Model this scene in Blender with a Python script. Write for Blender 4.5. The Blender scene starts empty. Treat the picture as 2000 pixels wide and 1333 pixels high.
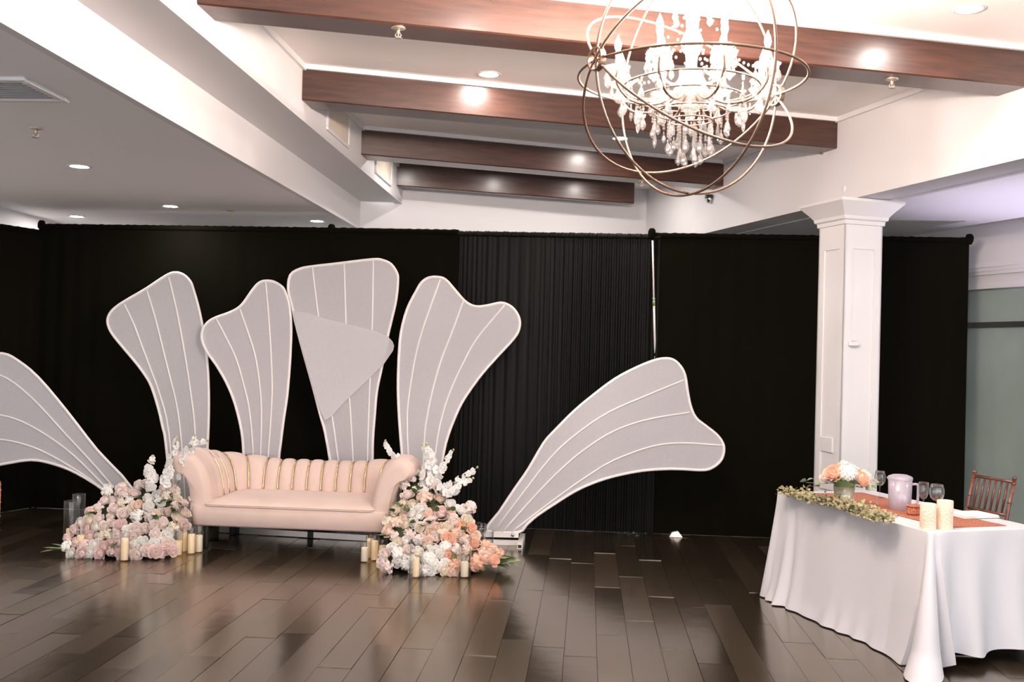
import bpy, math, random
from mathutils import Vector, Matrix, Quaternion, noise
from mathutils.geometry import tessellate_polygon
R_ = random.Random(7)
PI = math.pi
scene = bpy.context.scene
COL = scene.collection

# ------------------------------------------------------------------ camera
FPX, CX, CY, CAMH = 35.0/36.0*2000, 1000.0, 666.5, 1.67
PITCH, ROLL = 0.0104, 0.026
F_ = Vector((0, math.cos(PITCH), math.sin(PITCH)))
_u0 = Vector((0, -math.sin(PITCH), math.cos(PITCH)))
RT = Vector((1, 0, 0))*math.cos(ROLL) + _u0*math.sin(ROLL)
UP = Vector((-1, 0, 0))*math.sin(ROLL) + _u0*math.cos(ROLL)
C0 = Vector((0, 0, CAMH))
cd = bpy.data.cameras.new('camera'); cam = bpy.data.objects.new('camera', cd); COL.objects.link(cam)
cd.sensor_fit = 'HORIZONTAL'; cd.sensor_width = 36; cd.lens = 35; cd.clip_start = .05; cd.clip_end = 200
m = Matrix.Identity(4)
for i, v in enumerate((RT, UP, -F_)):
    for k in range(3): m[k][i] = v[k]
m.translation = C0; cam.matrix_world = m
scene.camera = cam

# ------------------------------------------------------------------ world, exposure
w = bpy.data.worlds.new('world'); scene.world = w; w.use_nodes = True
bg = w.node_tree.nodes['Background']
bg.inputs[0].default_value = (.97, .96, 1.0, 1); bg.inputs[1].default_value = 1.6
vs = scene.view_settings
vs.view_transform = 'Standard'; vs.look = 'None'; vs.exposure = 1.12; vs.gamma = 1; vs.use_curve_mapping = False
scene.cycles.max_bounces = 7; scene.cycles.diffuse_bounces = 4; scene.cycles.glossy_bounces = 4
scene.cycles.transparent_max_bounces = 16; scene.cycles.transmission_bounces = 4
scene.cycles.sample_clamp_indirect = 6; scene.cycles.caustics_reflective = False; scene.cycles.caustics_refractive = False

# brightness of the room's lamps and of the added downlights
CAN_L = 205.0      # recessed can lens
BULB_L = 1150.0    # chandelier bulb

# ------------------------------------------------------------------ pixel helpers (points at a real depth / height)
def ray(x, y): return F_ + RT*((x-CX)/FPX) - UP*((y-CY)/FPX)
def at(x, y, Y): r = ray(x, y); return C0 + r*(Y/r.y)
def onz(x, y, z): r = ray(x, y); return C0 + r*((z-CAMH)/r.z)
def on_line(x, P, D):
    """ground point of the vertical plane P + s D seen in column x (near mid height)"""
    r = ray(x, 690); a = Vector((r.x, r.y)); d = Vector(D); p = Vector(P)
    den = a.x*d.y - a.y*d.x; t = (p.x*d.y - p.y*d.x)/den
    return a*t

# ------------------------------------------------------------------ materials
def mat(name, col, rough=.5, metal=0, noise_amt=0, nscale=8, bump=0, bscale=60, col2=None, stretch=None, sheen=0,
        spec=.5, trans=0, emit=None, estr=0, coat=0, objvar=0):
    M = bpy.data.materials.new(name); M.use_nodes = True
    nt = M.node_tree; b = nt.nodes['Principled BSDF']
    b.inputs['Base Color'].default_value = (*col, 1); b.inputs['Roughness'].default_value = rough
    b.inputs['Metallic'].default_value = metal; b.inputs['Specular IOR Level'].default_value = spec
    if sheen: b.inputs['Sheen Weight'].default_value = sheen; b.inputs['Sheen Roughness'].default_value = .4
    if trans: b.inputs['Transmission Weight'].default_value = trans
    if coat: b.inputs['Coat Weight'].default_value = coat; b.inputs['Coat Roughness'].default_value = .24
    if emit: b.inputs['Emission Color'].default_value = (*emit, 1); b.inputs['Emission Strength'].default_value = estr
    tc = nt.nodes.new('ShaderNodeTexCoord'); mp = nt.nodes.new('ShaderNodeMapping')
    nt.links.new(tc.outputs['Object'], mp.inputs[0])
    if stretch: mp.inputs['Scale'].default_value = stretch
    last = None
    if noise_amt or col2:
        n = nt.nodes.new('ShaderNodeTexNoise'); n.inputs['Scale'].default_value = nscale; n.inputs['Detail'].default_value = 5
        nt.links.new(mp.outputs[0], n.inputs[0])
        cr = nt.nodes.new('ShaderNodeMix'); cr.data_type = 'RGBA'
        c2 = col2 if col2 else tuple(max(0, c*(1-noise_amt)) for c in col)
        cr.inputs[6].default_value = (*col, 1); cr.inputs[7].default_value = (*c2, 1)
        ra = nt.nodes.new('ShaderNodeMapRange'); ra.inputs[1].default_value = .35; ra.inputs[2].default_value = .65
        nt.links.new(n.outputs[0], ra.inputs[0]); nt.links.new(ra.outputs[0], cr.inputs[0])
        last = cr.outputs[2]
    if objvar:
        oi = nt.nodes.new('ShaderNodeObjectInfo'); hv = nt.nodes.new('ShaderNodeHueSaturation')
        mr = nt.nodes.new('ShaderNodeMapRange'); mr.inputs[3].default_value = 1-objvar; mr.inputs[4].default_value = 1+objvar
        nt.links.new(oi.outputs['Random'], mr.inputs[0]); nt.links.new(mr.outputs[0], hv.inputs['Value'])
        if last: nt.links.new(last, hv.inputs['Color'])
        else: hv.inputs['Color'].default_value = (*col, 1)
        last = hv.outputs[0]
    if last: nt.links.new(last, b.inputs['Base Color'])
    if bump:
        n2 = nt.nodes.new('ShaderNodeTexNoise'); n2.inputs['Scale'].default_value = bscale; n2.inputs['Detail'].default_value = 4
        nt.links.new(mp.outputs[0], n2.inputs[0])
        bn = nt.nodes.new('ShaderNodeBump'); bn.inputs['Strength'].default_value = bump; bn.inputs['Distance'].default_value = .01
        nt.links.new(n2.outputs[0], bn.inputs['Height']); nt.links.new(bn.outputs[0], b.inputs['Normal'])
    return M

def mat_mix(name, parts):
    """weighted mix of simple shaders: parts = [(kind, weight, colour, rough)]"""
    M = bpy.data.materials.new(name); M.use_nodes = True; nt = M.node_tree
    nt.nodes.remove(nt.nodes['Principled BSDF']); out = nt.nodes['Material Output']
    acc = None; tot = 0
    for kind, wt, col, rough in parts:
        s = nt.nodes.new('ShaderNodeBsdf'+kind); s.inputs[0].default_value = (*col, 1)
        if kind == 'Glossy': s.inputs['Roughness'].default_value = rough
        if acc is None: acc = s.outputs[0]; tot = wt
        else:
            tot += wt; mx = nt.nodes.new('ShaderNodeMixShader'); mx.inputs[0].default_value = wt/tot
            nt.links.new(acc, mx.inputs[1]); nt.links.new(s.outputs[0], mx.inputs[2]); acc = mx.outputs[0]
    nt.links.new(acc, out.inputs[0]); return M

def mat_glass(name, tint=(1, 1, 1), gl=1.0, ior=1.45):
    M = bpy.data.materials.new(name); M.use_nodes = True; nt = M.node_tree
    nt.nodes.remove(nt.nodes['Principled BSDF']); out = nt.nodes['Material Output']
    t = nt.nodes.new('ShaderNodeBsdfTransparent'); t.inputs[0].default_value = (*tint, 1)
    g = nt.nodes.new('ShaderNodeBsdfGlossy'); g.inputs['Roughness'].default_value = .03
    lw = nt.nodes.new('ShaderNodeLayerWeight'); lw.inputs[0].default_value = .5
    pw = nt.nodes.new('ShaderNodeMath'); pw.operation = 'POWER'; pw.inputs[1].default_value = 3.2
    nt.links.new(lw.outputs['Facing'], pw.inputs[0])
    mm = nt.nodes.new('ShaderNodeMath'); mm.operation = 'MULTIPLY_ADD'; mm.inputs[1].default_value = .45*gl; mm.inputs[2].default_value = .03*gl; mm.use_clamp = True
    nt.links.new(pw.outputs[0], mm.inputs[0])
    mx = nt.nodes.new('ShaderNodeMixShader'); nt.links.new(mm.outputs[0], mx.inputs[0])
    nt.links.new(t.outputs[0], mx.inputs[1]); nt.links.new(g.outputs[0], mx.inputs[2]); nt.links.new(mx.outputs[0], out.inputs[0])
    return M

def mat_emit(name, col, s):
    M = bpy.data.materials.new(name); M.use_nodes = True; nt = M.node_tree
    nt.nodes.remove(nt.nodes['Principled BSDF']); e = nt.nodes.new('ShaderNodeEmission')
    e.inputs[0].default_value = (*col, 1); e.inputs[1].default_value = s
    nt.links.new(e.outputs[0], nt.nodes['Material Output'].inputs[0]); return M

def mat_wood(name, c1, c2, rough, stretch, coat=0):
    M = mat(name, c1, rough, 0, 0, 3, .12, 30, c2, stretch, coat=coat); return M

def mat_sheer(name):
    """sheer organza: woven threads scatter light, gaps between them let it through"""
    M = bpy.data.materials.new(name); M.use_nodes = True; nt = M.node_tree
    nt.nodes.remove(nt.nodes['Principled BSDF']); out = nt.nodes['Material Output']
    d = nt.nodes.new('ShaderNodeBsdfDiffuse'); d.inputs[0].default_value = (.79, .775, .80, 1)
    tl = nt.nodes.new('ShaderNodeBsdfTranslucent'); tl.inputs[0].default_value = (.8, .78, .78, 1)
    m1 = nt.nodes.new('ShaderNodeMixShader'); m1.inputs[0].default_value = .2
    nt.links.new(d.outputs[0], m1.inputs[1]); nt.links.new(tl.outputs[0], m1.inputs[2])
    tr = nt.nodes.new('ShaderNodeBsdfTransparent')
    tc = nt.nodes.new('ShaderNodeTexCoord'); n = nt.nodes.new('ShaderNodeTexNoise'); n.inputs['Scale'].default_value = 55; n.inputs['Detail'].default_value = 3
    nt.links.new(tc.outputs['Object'], n.inputs[0])
    bn = nt.nodes.new('ShaderNodeBump'); bn.inputs['Strength'].default_value = .15; bn.inputs['Distance'].default_value = .01
    nt.links.new(n.outputs[0], bn.inputs['Height']); nt.links.new(bn.outputs[0], d.inputs['Normal'])
    mr = nt.nodes.new('ShaderNodeMapRange'); mr.inputs[1].default_value = .3; mr.inputs[2].default_value = .7
    mr.inputs[3].default_value = .76; mr.inputs[4].default_value = .80
    nt.links.new(n.outputs[0], mr.inputs[0])
    m2 = nt.nodes.new('ShaderNodeMixShader'); nt.links.new(mr.outputs[0], m2.inputs[0])
    nt.links.new(tr.outputs[0], m2.inputs[1]); nt.links.new(m1.outputs[0], m2.inputs[2]); nt.links.new(m2.outputs[0], out.inputs[0])
    return M

def mat_floor():
    M = bpy.data.materials.new('dark_plank'); M.use_nodes = True; nt = M.node_tree; b = nt.nodes['Principled BSDF']
    tc = nt.nodes.new('ShaderNodeTexCoord'); mp = nt.nodes.new('ShaderNodeMapping'); mp.inputs['Scale'].default_value = (22, 1.2, 1)
    oi = nt.nodes.new('ShaderNodeObjectInfo'); ad = nt.nodes.new('ShaderNodeVectorMath'); ad.operation = 'ADD'
    cm = nt.nodes.new('ShaderNodeVectorMath'); cm.operation = 'SCALE'; cm.inputs[3].default_value = 40
    cb = nt.nodes.new('ShaderNodeCombineXYZ'); nt.links.new(oi.outputs['Random'], cb.inputs[0]); nt.links.new(oi.outputs['Random'], cb.inputs[1])
    nt.links.new(cb.outputs[0], cm.inputs[0]); nt.links.new(tc.outputs['Object'], ad.inputs[0]); nt.links.new(cm.outputs[0], ad.inputs[1])
    nt.links.new(ad.outputs[0], mp.inputs[0])
    n = nt.nodes.new('ShaderNodeTexNoise'); n.inputs['Scale'].default_value = 3; n.inputs['Detail'].default_value = 6
    nt.links.new(mp.outputs[0], n.inputs[0])
    mx = nt.nodes.new('ShaderNodeMix'); mx.data_type = 'RGBA'
    mx.inputs[6].default_value = (.016, .012, .008, 1); mx.inputs[7].default_value = (.046, .035, .024, 1)
    nt.links.new(n.outputs[0], mx.inputs[0])
    hv = nt.nodes.new('ShaderNodeHueSaturation'); mr = nt.nodes.new('ShaderNodeMapRange'); mr.inputs[3].default_value = .7; mr.inputs[4].default_value = 1.5
    nt.links.new(oi.outputs['Random'], mr.inputs[0]); nt.links.new(mr.outputs[0], hv.inputs['Value']); nt.links.new(mx.outputs[2], hv.inputs['Color'])
    nt.links.new(hv.outputs[0], b.inputs['Base Color'])
    m2 = nt.nodes.new('ShaderNodeMapRange'); m2.inputs[3].default_value = .17; m2.inputs[4].default_value = .30
    nt.links.new(oi.outputs['Random'], m2.inputs[0]); nt.links.new(m2.outputs[0], b.inputs['Roughness'])
    b.inputs['Specular IOR Level'].default_value = 1.0; b.inputs['IOR'].default_value = 1.85
    b.inputs['Specular Tint'].default_value = (1, .85, .63, 1); b.inputs['Coat Weight'].default_value = .45; b.inputs['Coat IOR'].default_value = 1.9; b.inputs['Coat Roughness'].default_value = .16; b.inputs['Coat Tint'].default_value = (1, .92, .80, 1)
    n3 = nt.nodes.new('ShaderNodeTexNoise'); n3.inputs['Scale'].default_value = 4; nt.links.new(ad.outputs[0], n3.inputs[0])
    bn = nt.nodes.new('ShaderNodeBump'); bn.inputs['Strength'].default_value = .11; bn.inputs['Distance'].default_value = .02
    nt.links.new(n3.outputs[0], bn.inputs['Height']); nt.links.new(bn.outputs[0], b.inputs['Normal'])
    return M

def mat_runner():
    M = mat('rust_runner', (.52, .12, .05), .7); nt = M.node_tree; b = nt.nodes['Principled BSDF']
    tc = nt.nodes.new('ShaderNodeTexCoord'); wv = nt.nodes.new('ShaderNodeTexWave'); wv.inputs['Scale'].default_value = 28
    wv.inputs['Distortion'].default_value = 9; wv.inputs['Detail'].default_value = 3; wv.inputs['Detail Scale'].default_value = 3
    nt.links.new(tc.outputs['Object'], wv.inputs[0])
    mx = nt.nodes.new('ShaderNodeMix'); mx.data_type = 'RGBA'; mx.inputs[6].default_value = (.24, .045, .02, 1); mx.inputs[7].default_value = (.56, .24, .14, 1)
    nt.links.new(wv.outputs[0], mx.inputs[0]); nt.links.new(mx.outputs[2], b.inputs['Base Color']); return M

def petal_mat(name, c):
    M = mat(name, c, .65, objvar=.05, noise_amt=.05, nscale=30); nt = M.node_tree; b = nt.nodes['Principled BSDF']
    t = nt.nodes.new('ShaderNodeBsdfTranslucent'); t.inputs[0].default_value = (*[min(1, x*1.03) for x in c], 1)
    mx = nt.nodes.new('ShaderNodeMixShader'); mx.inputs[0].default_value = .22
    nt.links.new(b.outputs[0], mx.inputs[1]); nt.links.new(t.outputs[0], mx.inputs[2]); nt.links.new(mx.outputs[0], nt.nodes['Material Output'].inputs[0])
    return M

MT = {}
def setup_mats():
    g = MT
    g['white'] = mat('white_paint', (.72, .71, .715), .6, bump=.05, bscale=90)
    g['ceil'] = mat('ceiling_paint', (.93, .885, .855), .8, bump=.12, bscale=140)
    g['lowceil'] = mat('low_ceiling_paint', (.88, .87, .87), .8, bump=.08, bscale=140)
    g['trimw'] = mat('white_trim', (.75, .745, .75), .45)
    g['panel'] = mat('beige_beadboard', (.70, .62, .52), .55, noise_amt=.1, nscale=5)
    g['beam'] = mat_wood('mahogany_beam', (.036, .0125, .007), (.068, .024, .0135), .36, (1.2, 14, 14), coat=.45)
    g['plank'] = mat_floor()
    g['sub'] = mat('subfloor', (.012, .010, .008), .8)
    g['velvet'] = mat('black_velvet', (.0044, .0039, .0020), .9, spec=.06)
    g['satin'] = mat('black_satin', (.0046, .0052, .0045), .6, spec=.16, noise_amt=.6, nscale=3, stretch=(18, 18, .3))
    g['sheer'] = mat_sheer('white_organza')
    g['frame'] = mat('white_frame', (.90, .87, .85), .4)
    g['alu'] = mat('brushed_aluminium', (.78, .77, .75), .3, metal=.9)
    g['steel'] = mat('chrome', (.75, .76, .76), .18, metal=1)
    g['sofa'] = mat('blush_velvet', (.76, .585, .51), .75, sheen=.25, bump=.12, bscale=260, noise_amt=.06, nscale=6)
    g['gold'] = mat('gold_trim', (.95, .68, .34), .22, metal=1)
    g['black'] = mat('black_plastic', (.01, .01, .01), .5)
    g['glass'] = mat_glass('clear_glass', (.97, .98, .98), 1.6)
    g['wine'] = mat_glass('wine_glass', (.97, .98, .98), 2.4)
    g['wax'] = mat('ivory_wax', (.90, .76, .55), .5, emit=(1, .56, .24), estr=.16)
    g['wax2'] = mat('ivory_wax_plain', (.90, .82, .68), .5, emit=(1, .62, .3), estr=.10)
    g['flame'] = mat_emit('candle_flame', (1, .55, .2), 6)
    for k, c in dict(rose_white=(.97, .96, .92), rose_cream=(.94, .86, .72), rose_blush=(.95, .84, .79), rose_pink=(.94, .76, .72),
                     rose_peach=(.95, .77, .65), rose_coral=(.95, .63, .47), orchid=(.95, .94, .91), mauve=(.84, .70, .64)).items():
        g[k] = petal_mat(k+'_petal', c)
    g['leaf'] = mat('green_leaf', (.075, .12, .045), .45, col2=(.13, .18, .07), nscale=12, objvar=.25)
    g['ruscus'] = mat('pale_leaf', (.22, .28, .13), .5, col2=(.33, .37, .20), nscale=10, objvar=.2)
    g['euc'] = mat('dusty_leaf', (.20, .255, .175), .55, col2=(.27, .29, .19), nscale=12, objvar=.2)
    g['garl'] = mat('olive_foliage', (.27, .25, .12), .6, col2=(.40, .36, .21), nscale=25)
    g['moss'] = mat('dark_moss', (.035, .05, .02), .9, bump=.6, bscale=40)
    g['stem'] = mat('flower_stem', (.16, .22, .07), .5)
    g['bud'] = mat('flower_bud', (.55, .52, .28), .6)
    g['linen'] = mat('white_linen', (.64, .64, .67), .7, bump=.06, bscale=350, sheen=.1)
    g['runner'] = mat_runner()
    g['napkin'] = mat('white_napkin', (.86, .84, .81), .7)
    g['pitch'] = mat_mix('frosted_plastic', [('Diffuse', .42, (.66, .62, .70), 0), ('Translucent', .25, (.75, .72, .78), 0), ('Transparent', .25, (.9, .88, .93), 0), ('Glossy', .08, (1, 1, 1), .2)])
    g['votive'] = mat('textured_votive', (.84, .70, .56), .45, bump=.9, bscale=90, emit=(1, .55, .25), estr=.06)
    g['vase'] = mat_mix('smoky_vase', [('Diffuse', .45, (.55, .50, .38), 0), ('Transparent', .4, (.9, .88, .8), 0), ('Glossy', .15, (1, 1, .95), .1)])
    g['maho'] = mat('mahogany_chair', (.10, .028, .014), .25, coat=.5, col2=(.17, .05, .024), nscale=20)
    g['honey'] = mat('honey_wood', (.55, .25, .12), .35, coat=.3)
    g['cush'] = mat('chair_cushion', (.80, .77, .74), .8)
    g['iron'] = mat('bronze_iron', (.20, .135, .10), .42, metal=.85)
    g['crystal'] = mat_mix('cut_crystal', [('Transparent', .66, (.88, .87, .86), 0), ('Glossy', .30, (.75, .75, .75), .07), ('Translucent', .02, (.9, .87, .84), 0), ('Diffuse', .02, (.9, .88, .85), 0)])
    g['bulb'] = mat_emit('lit_bulb', (1, .79, .68), BULB_L)
    g['sleeve'] = mat('candle_sleeve', (.80, .66, .48), .4)
    g['can'] = mat_emit('can_lens', (1, .91, .86), CAN_L)
    g['shade'] = mat('sage_film', (.29, .37, .325), .22, col2=(.34, .42, .38), nscale=1.5, spec=.6)
    g['darkbar'] = mat('dark_bar', (.03, .03, .028), .4)
    g['dark'] = mat('vent_dark', (.03, .03, .03), .8)
    g['plastic'] = mat_mix('clear_plastic', [('Transparent', .8, (.8, .85, .85), 0), ('Glossy', .2, (.9, 1, 1), .15)])
    g['tape'] = mat('green_tape', (.2, .35, .08), .6)
    g['brass'] = mat('sprinkler_brass', (.6, .52, .42), .35, metal=.8)
setup_mats()

# ------------------------------------------------------------------ mesh builder
class MB:
    def __init__(s): s.v = []; s.f = []
    def add(s, vs, fs):
        b = len(s.v); s.v += [Vector(v) for v in vs]; s.f += [tuple(i+b for i in f) for f in fs]; return s
    def box(s, lo, hi):
        x0, y0, z0 = lo; x1, y1, z1 = hi
        return s.add([(x0,y0,z0),(x1,y0,z0),(x1,y1,z0),(x0,y1,z0),(x0,y0,z1),(x1,y0,z1),(x1,y1,z1),(x0,y1,z1)],
                     [(0,3,2,1),(4,5,6,7),(0,1,5,4),(1,2,6,5),(2,3,7,6),(3,0,4,7)])
    def bbox(s, lo, hi, b):
        """box with chamfered edges"""
        b = min(b, *(abs(hi[i]-lo[i])*.45 for i in range(3)))
        c = [(lo[i]+hi[i])/2 for i in range(3)]; h = [(hi[i]-lo[i])/2 for i in range(3)]
        vs = []; idx = {}
        for sx in (-1, 1):
            for sy in (-1, 1):
                for sz in (-1, 1):
                    for ax in range(3):
                        p = [sx*(h[0]-b), sy*(h[1]-b), sz*(h[2]-b)]; p[ax] = (sx, sy, sz)[ax]*h[ax]
                        idx[(sx,sy,sz,ax)] = len(vs); vs.append([p[i]+c[i] for i in range(3)])
        fs = []
        for ax in range(3):
            for sg in (-1, 1):
                q = []
                o = [i for i in range(3) if i != ax]
                for a, d in ((-1,-1),(1,-1),(1,1),(-1,1)):
                    k = [0,0,0]; k[ax] = sg; k[o[0]] = a; k[o[1]] = d; q.append(idx[(*k, ax)])
                fs.append(tuple(q))
        for ax in range(3):
            o = [i for i in range(3) if i != ax]
            for a in (-1, 1):
                for d in (-1, 1):
                    k0 = [0,0,0]; k1 = [0,0,0]; k0[ax] = -1; k1[ax] = 1
                    for k in (k0, k1): k[o[0]] = a; k[o[1]] = d
                    fs.append((idx[(*k0,o[0])], idx[(*k1,o[0])], idx[(*k1,o[1])], idx[(*k0,o[1])]))
        for sx in (-1, 1):
            for sy in (-1, 1):
                for sz in (-1, 1): fs.append((idx[(sx,sy,sz,0)], idx[(sx,sy,sz,1)], idx[(sx,sy,sz,2)]))
        return s.add(vs, fs)
    def tube(s, pts, r, n=8, closed=False, caps=True):
        pts = [Vector(p) for p in pts]; N = len(pts); rr = r if isinstance(r, (list, tuple)) else [r]*N
        vs = []; prev = None
        for i, p in enumerate(pts):
            if closed: t = pts[(i+1) % N]-pts[i-1]
            else: t = pts[min(i+1, N-1)]-pts[max(i-1, 0)]
            t = t.normalized() if t.length > 1e-9 else Vector((0,0,1))
            if prev is None:
                a = Vector((0,0,1)) if abs(t.z) < .9 else Vector((1,0,0)); x = t.cross(a).normalized()
            else:
                x = prev - t*prev.dot(t); x = x.normalized() if x.length > 1e-6 else t.orthogonal().normalized()
            prev = x; y = t.cross(x)
            for k in range(n): a = 2*PI*k/n; vs.append(p + (x*math.cos(a)+y*math.sin(a))*rr[i])
        fs = []
        for i in range(N if closed else N-1):
            j = (i+1) % N
            for k in range(n): fs.append((i*n+k, i*n+(k+1) % n, j*n+(k+1) % n, j*n+k))
        if caps and not closed: fs.append(tuple(range(n))[::-1]); fs.append(tuple((N-1)*n+k for k in range(n)))
        return s.add(vs, fs)
    def lathe(s, prof, n=20, c=(0,0,0), cap=True, scal=None):
        vs = []; c = Vector(c)
        for i, (r, z) in enumerate(prof):
            for k in range(n):
                a = 2*PI*k/n; q = r*(1+(scal(a, i) if scal else 0)); vs.append(c+Vector((q*math.cos(a), q*math.sin(a), z)))
        fs = []
        for i in range(len(prof)-1):
            for k in range(n): fs.append((i*n+k, i*n+(k+1) % n, (i+1)*n+(k+1) % n, (i+1)*n+k))
        if cap: fs.append(tuple(range(n))[::-1]); fs.append(tuple((len(prof)-1)*n+k for k in range(n)))
        return s.add(vs, fs)
    def grid(s, fn, nu, nv, wrap=False):
        vs = [fn(i/nu, j/nv) for j in range(nv+1) for i in range(nu+(0 if wrap else 1))]
        W = nu if wrap else nu+1; fs = []
        for j in range(nv):
            for i in range(nu): fs.append((j*W+i, j*W+(i+1) % W, (j+1)*W+(i+1) % W, (j+1)*W+i))
        return s.add(vs, fs)
    def prism(s, poly, z0, z1):
        n = len(poly); vs = [(p[0], p[1], z0) for p in poly]+[(p[0], p[1], z1) for p in poly]
        fs = [tuple(range(n))[::-1], tuple(range(n, 2*n))]+[(i, (i+1) % n, (i+1) % n+n, i+n) for i in range(n)]
        return s.add(vs, fs)
    def bar(s, a, b, w, h):
        """rectangular bar from a to b (h along z-ish)"""
        a = Vector(a); b = Vector(b); t = (b-a).normalized(); up = Vector((0,0,1)) if abs(t.z) < .95 else Vector((0,1,0))
        x = t.cross(up).normalized(); y = x.cross(t).normalized(); vs = []
        for p in (a, b):
            for i, j in ((-1,-1),(1,-1),(1,1),(-1,1)): vs.append(p+x*(i*w/2)+y*(j*h/2))
        return s.add(vs, [(0,3,2,1),(4,5,6,7),(0,1,5,4),(1,2,6,5),(2,3,7,6),(3,0,4,7)])
    def mesh(s, name, m, smooth=False, angle=None):
        me = bpy.data.meshes.new(name); me.from_pydata(s.v, [], s.f); me.update()
        if m: me.materials.append(MT[m] if isinstance(m, str) else m)
        if smooth: me.polygons.foreach_set('use_smooth', [True]*len(me.polygons))
        if smooth and angle: me.set_sharp_from_angle(angle=angle)
        return me
    def build(s, name, m, parent=None, smooth=False, loc=None, angle=None):
        return obj(name, s.mesh(name, m, smooth, angle), parent, loc)

def obj(name, me, parent=None, loc=None, rot=None, scale=None):
    o = bpy.data.objects.new(name, me); COL.objects.link(o)
    if parent: o.parent = parent
    if loc is not None: o.location = loc
    if rot is not None:
        if isinstance(rot, Quaternion): o.rotation_mode = 'QUATERNION'; o.rotation_quaternion = rot
        else: o.rotation_euler = rot
    if scale is not None: o.scale = (scale,)*3 if isinstance(scale, (int, float)) else scale
    return o
def tag(o, label, cat, group=None):
    o['label'] = label; o['category'] = cat
    if group: o['group'] = group
    return o
def thing(name, label, cat, loc=(0,0,0), rz=0, group=None):
    o = obj(name, None, None, loc, (0,0,rz)); o.empty_display_size = .05; return tag(o, label, cat, group)
def struct(o): o['kind'] = 'structure'; return o
def copy_tree(o, parent=None):
    c = o.copy(); COL.objects.link(c)
    if parent: c.parent = parent
    for ch in list(o.children): copy_tree(ch, c)
    return c
def zrot(d): return Vector(d).to_track_quat('Z', 'Y')

# ================================================================== THE ROOM
LOW, EDGE3, BEAMZ, CEIL = 2.95, 3.254, 3.39, 3.64
def E1x(Y): return -1.68-.063*(10.77-Y)
def Lx(Y): return -1.25-.068*(10.8-Y)
def Rx(Y): return 3.145-.278*(Y-6.135)
def Wx(Y): return 4.40-.30*(Y-9.39)
YB = -3.0
# floor with planks
TH = .0765; PD = Vector((math.sin(TH), math.cos(TH))); PN = Vector((PD.y, -PD.x)); PW, PL = .182, 1.22
fl = struct(MB().prism([(-5.4, YB), (7.8, YB), (5.0, 12.2), (-5.4, 12.2)], -.06, -.014).build('floor', 'sub'))
def plank_mesh(L, bow, cup):
    mb = MB(); g = .0012; nu, nv = 2, 8
    def fn(u, v):
        x = (u-.5)*(PW-2*g); y = (v-.5)*(L-2*g); z = cup*((2*u-1)**2) + bow*((2*v-1)**4)
        return (x, y, z)
    mb.grid(fn, nu, nv)
    ring = [i for i in range(nu+1)]+[j*(nu+1)+nu for j in range(1, nv+1)]+[nv*(nu+1)+i for i in range(nu-1, -1, -1)]+[j*(nu+1) for j in range(nv-1, 0, -1)]
    b = len(mb.v); mb.v += [Vector((mb.v[i].x, mb.v[i].y, -.013)) for i in ring]
    for i in range(len(ring)): j = (i+1) % len(ring); mb.f.append((ring[j], ring[i], b+i, b+j))
    return mb
plank_vars = [plank_mesh(PL, b, c).mesh('plank', 'plank', True, .6) for b, c in ((.0012, .0002), (.0004, -.0003), (-.0008, .0004), (.0018, 0), (0, 0))]
rest = MB(); nplank = 0
for r in range(-52, 60):
    off = R_.random()*PL
    for k in range(-4, 11):
        u = r*PW; v = k*PL+off
        p = PN*u+PD*v
        if p.y < YB+.7 or p.y > 11.6 or p.x < -5.3 or p.x > Wx(p.y)-.05 or p.x > 6.6: continue
        lim = .555*p.y+.25
        if 4.6 < p.y < 9.85 and abs(p.x) < lim and nplank < 295:
            nplank += 1
            obj('plank', R_.choice(plank_vars), fl, (p.x, p.y, -.0015+R_.random()*.0006), (R_.uniform(-.003, .003), R_.uniform(-.010, .010), -TH))
        else:
            b = len(rest.v)
            cs = [p+PN*(a*PW*.497)+PD*(c*PL*.4995) for a, c in ((-1,-1),(1,-1),(1,1),(-1,1))]
            rest.add([(q.x, q.y, -.001) for q in cs], [(0,1,2,3)])
ro = rest.build('plank_field', 'plank', fl); ro['kind'] = 'stuff'

# ceilings
def slab(name, poly, z, th, m): return struct(MB().prism(poly, z, z+th).build(name, m))
slab('ceiling_lower_left', [(-5.2, YB), (E1x(YB)-.0495, YB), (E1x(10.85)-.0495, 10.85), (-5.2, 11.3)], LOW, .04, 'lowceil')
slab('ceiling_coffer', [(Lx(YB)-.15, YB), (Rx(YB)+.15, YB), (Rx(12)+.1, 12.1), (Lx(11)-.15, 11.1)], CEIL, .05, 'ceil')
slab('ceiling_lower_right', [(Rx(YB)+.16, YB), (7.9, YB), (4.4, 12.0), (Rx(12)+.16, 12.0)], LOW+.03, .04, 'lowceil')
# soffit on the left: fascia, stepped underside, upper wall
s = MB(); s.add([(E1x(YB)-.05, YB, LOW), (E1x(YB), YB, LOW), (E1x(10.77), 10.77, LOW), (E1x(10.77)-.05, 10.77, LOW),
                 (E1x(YB)-.05, YB, EDGE3+.05), (E1x(YB), YB, EDGE3), (E1x(10.77), 10.77, EDGE3), (E1x(10.77)-.05, 10.77, EDGE3+.05)],
                [(0,3,2,1), (4,5,6,7), (0,1,5,4), (1,2,6,5), (2,3,7,6), (3,0,4,7)])
struct(s.build('trim_1', 'white'))
slab('ceiling_step_left', [(E1x(YB)-.02, YB), (Lx(YB), YB), (Lx(10.8), 10.8), (E1x(10.77)-.02, 10.77)], EDGE3, .04, 'white')
struct(MB().prism([(Lx(YB)-.08, YB), (Lx(YB), YB), (Lx(10.9), 10.9), (Lx(10.9)-.08, 10.9)], EDGE3+.002, CEIL).build('wall_upper_left', 'white'))
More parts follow.
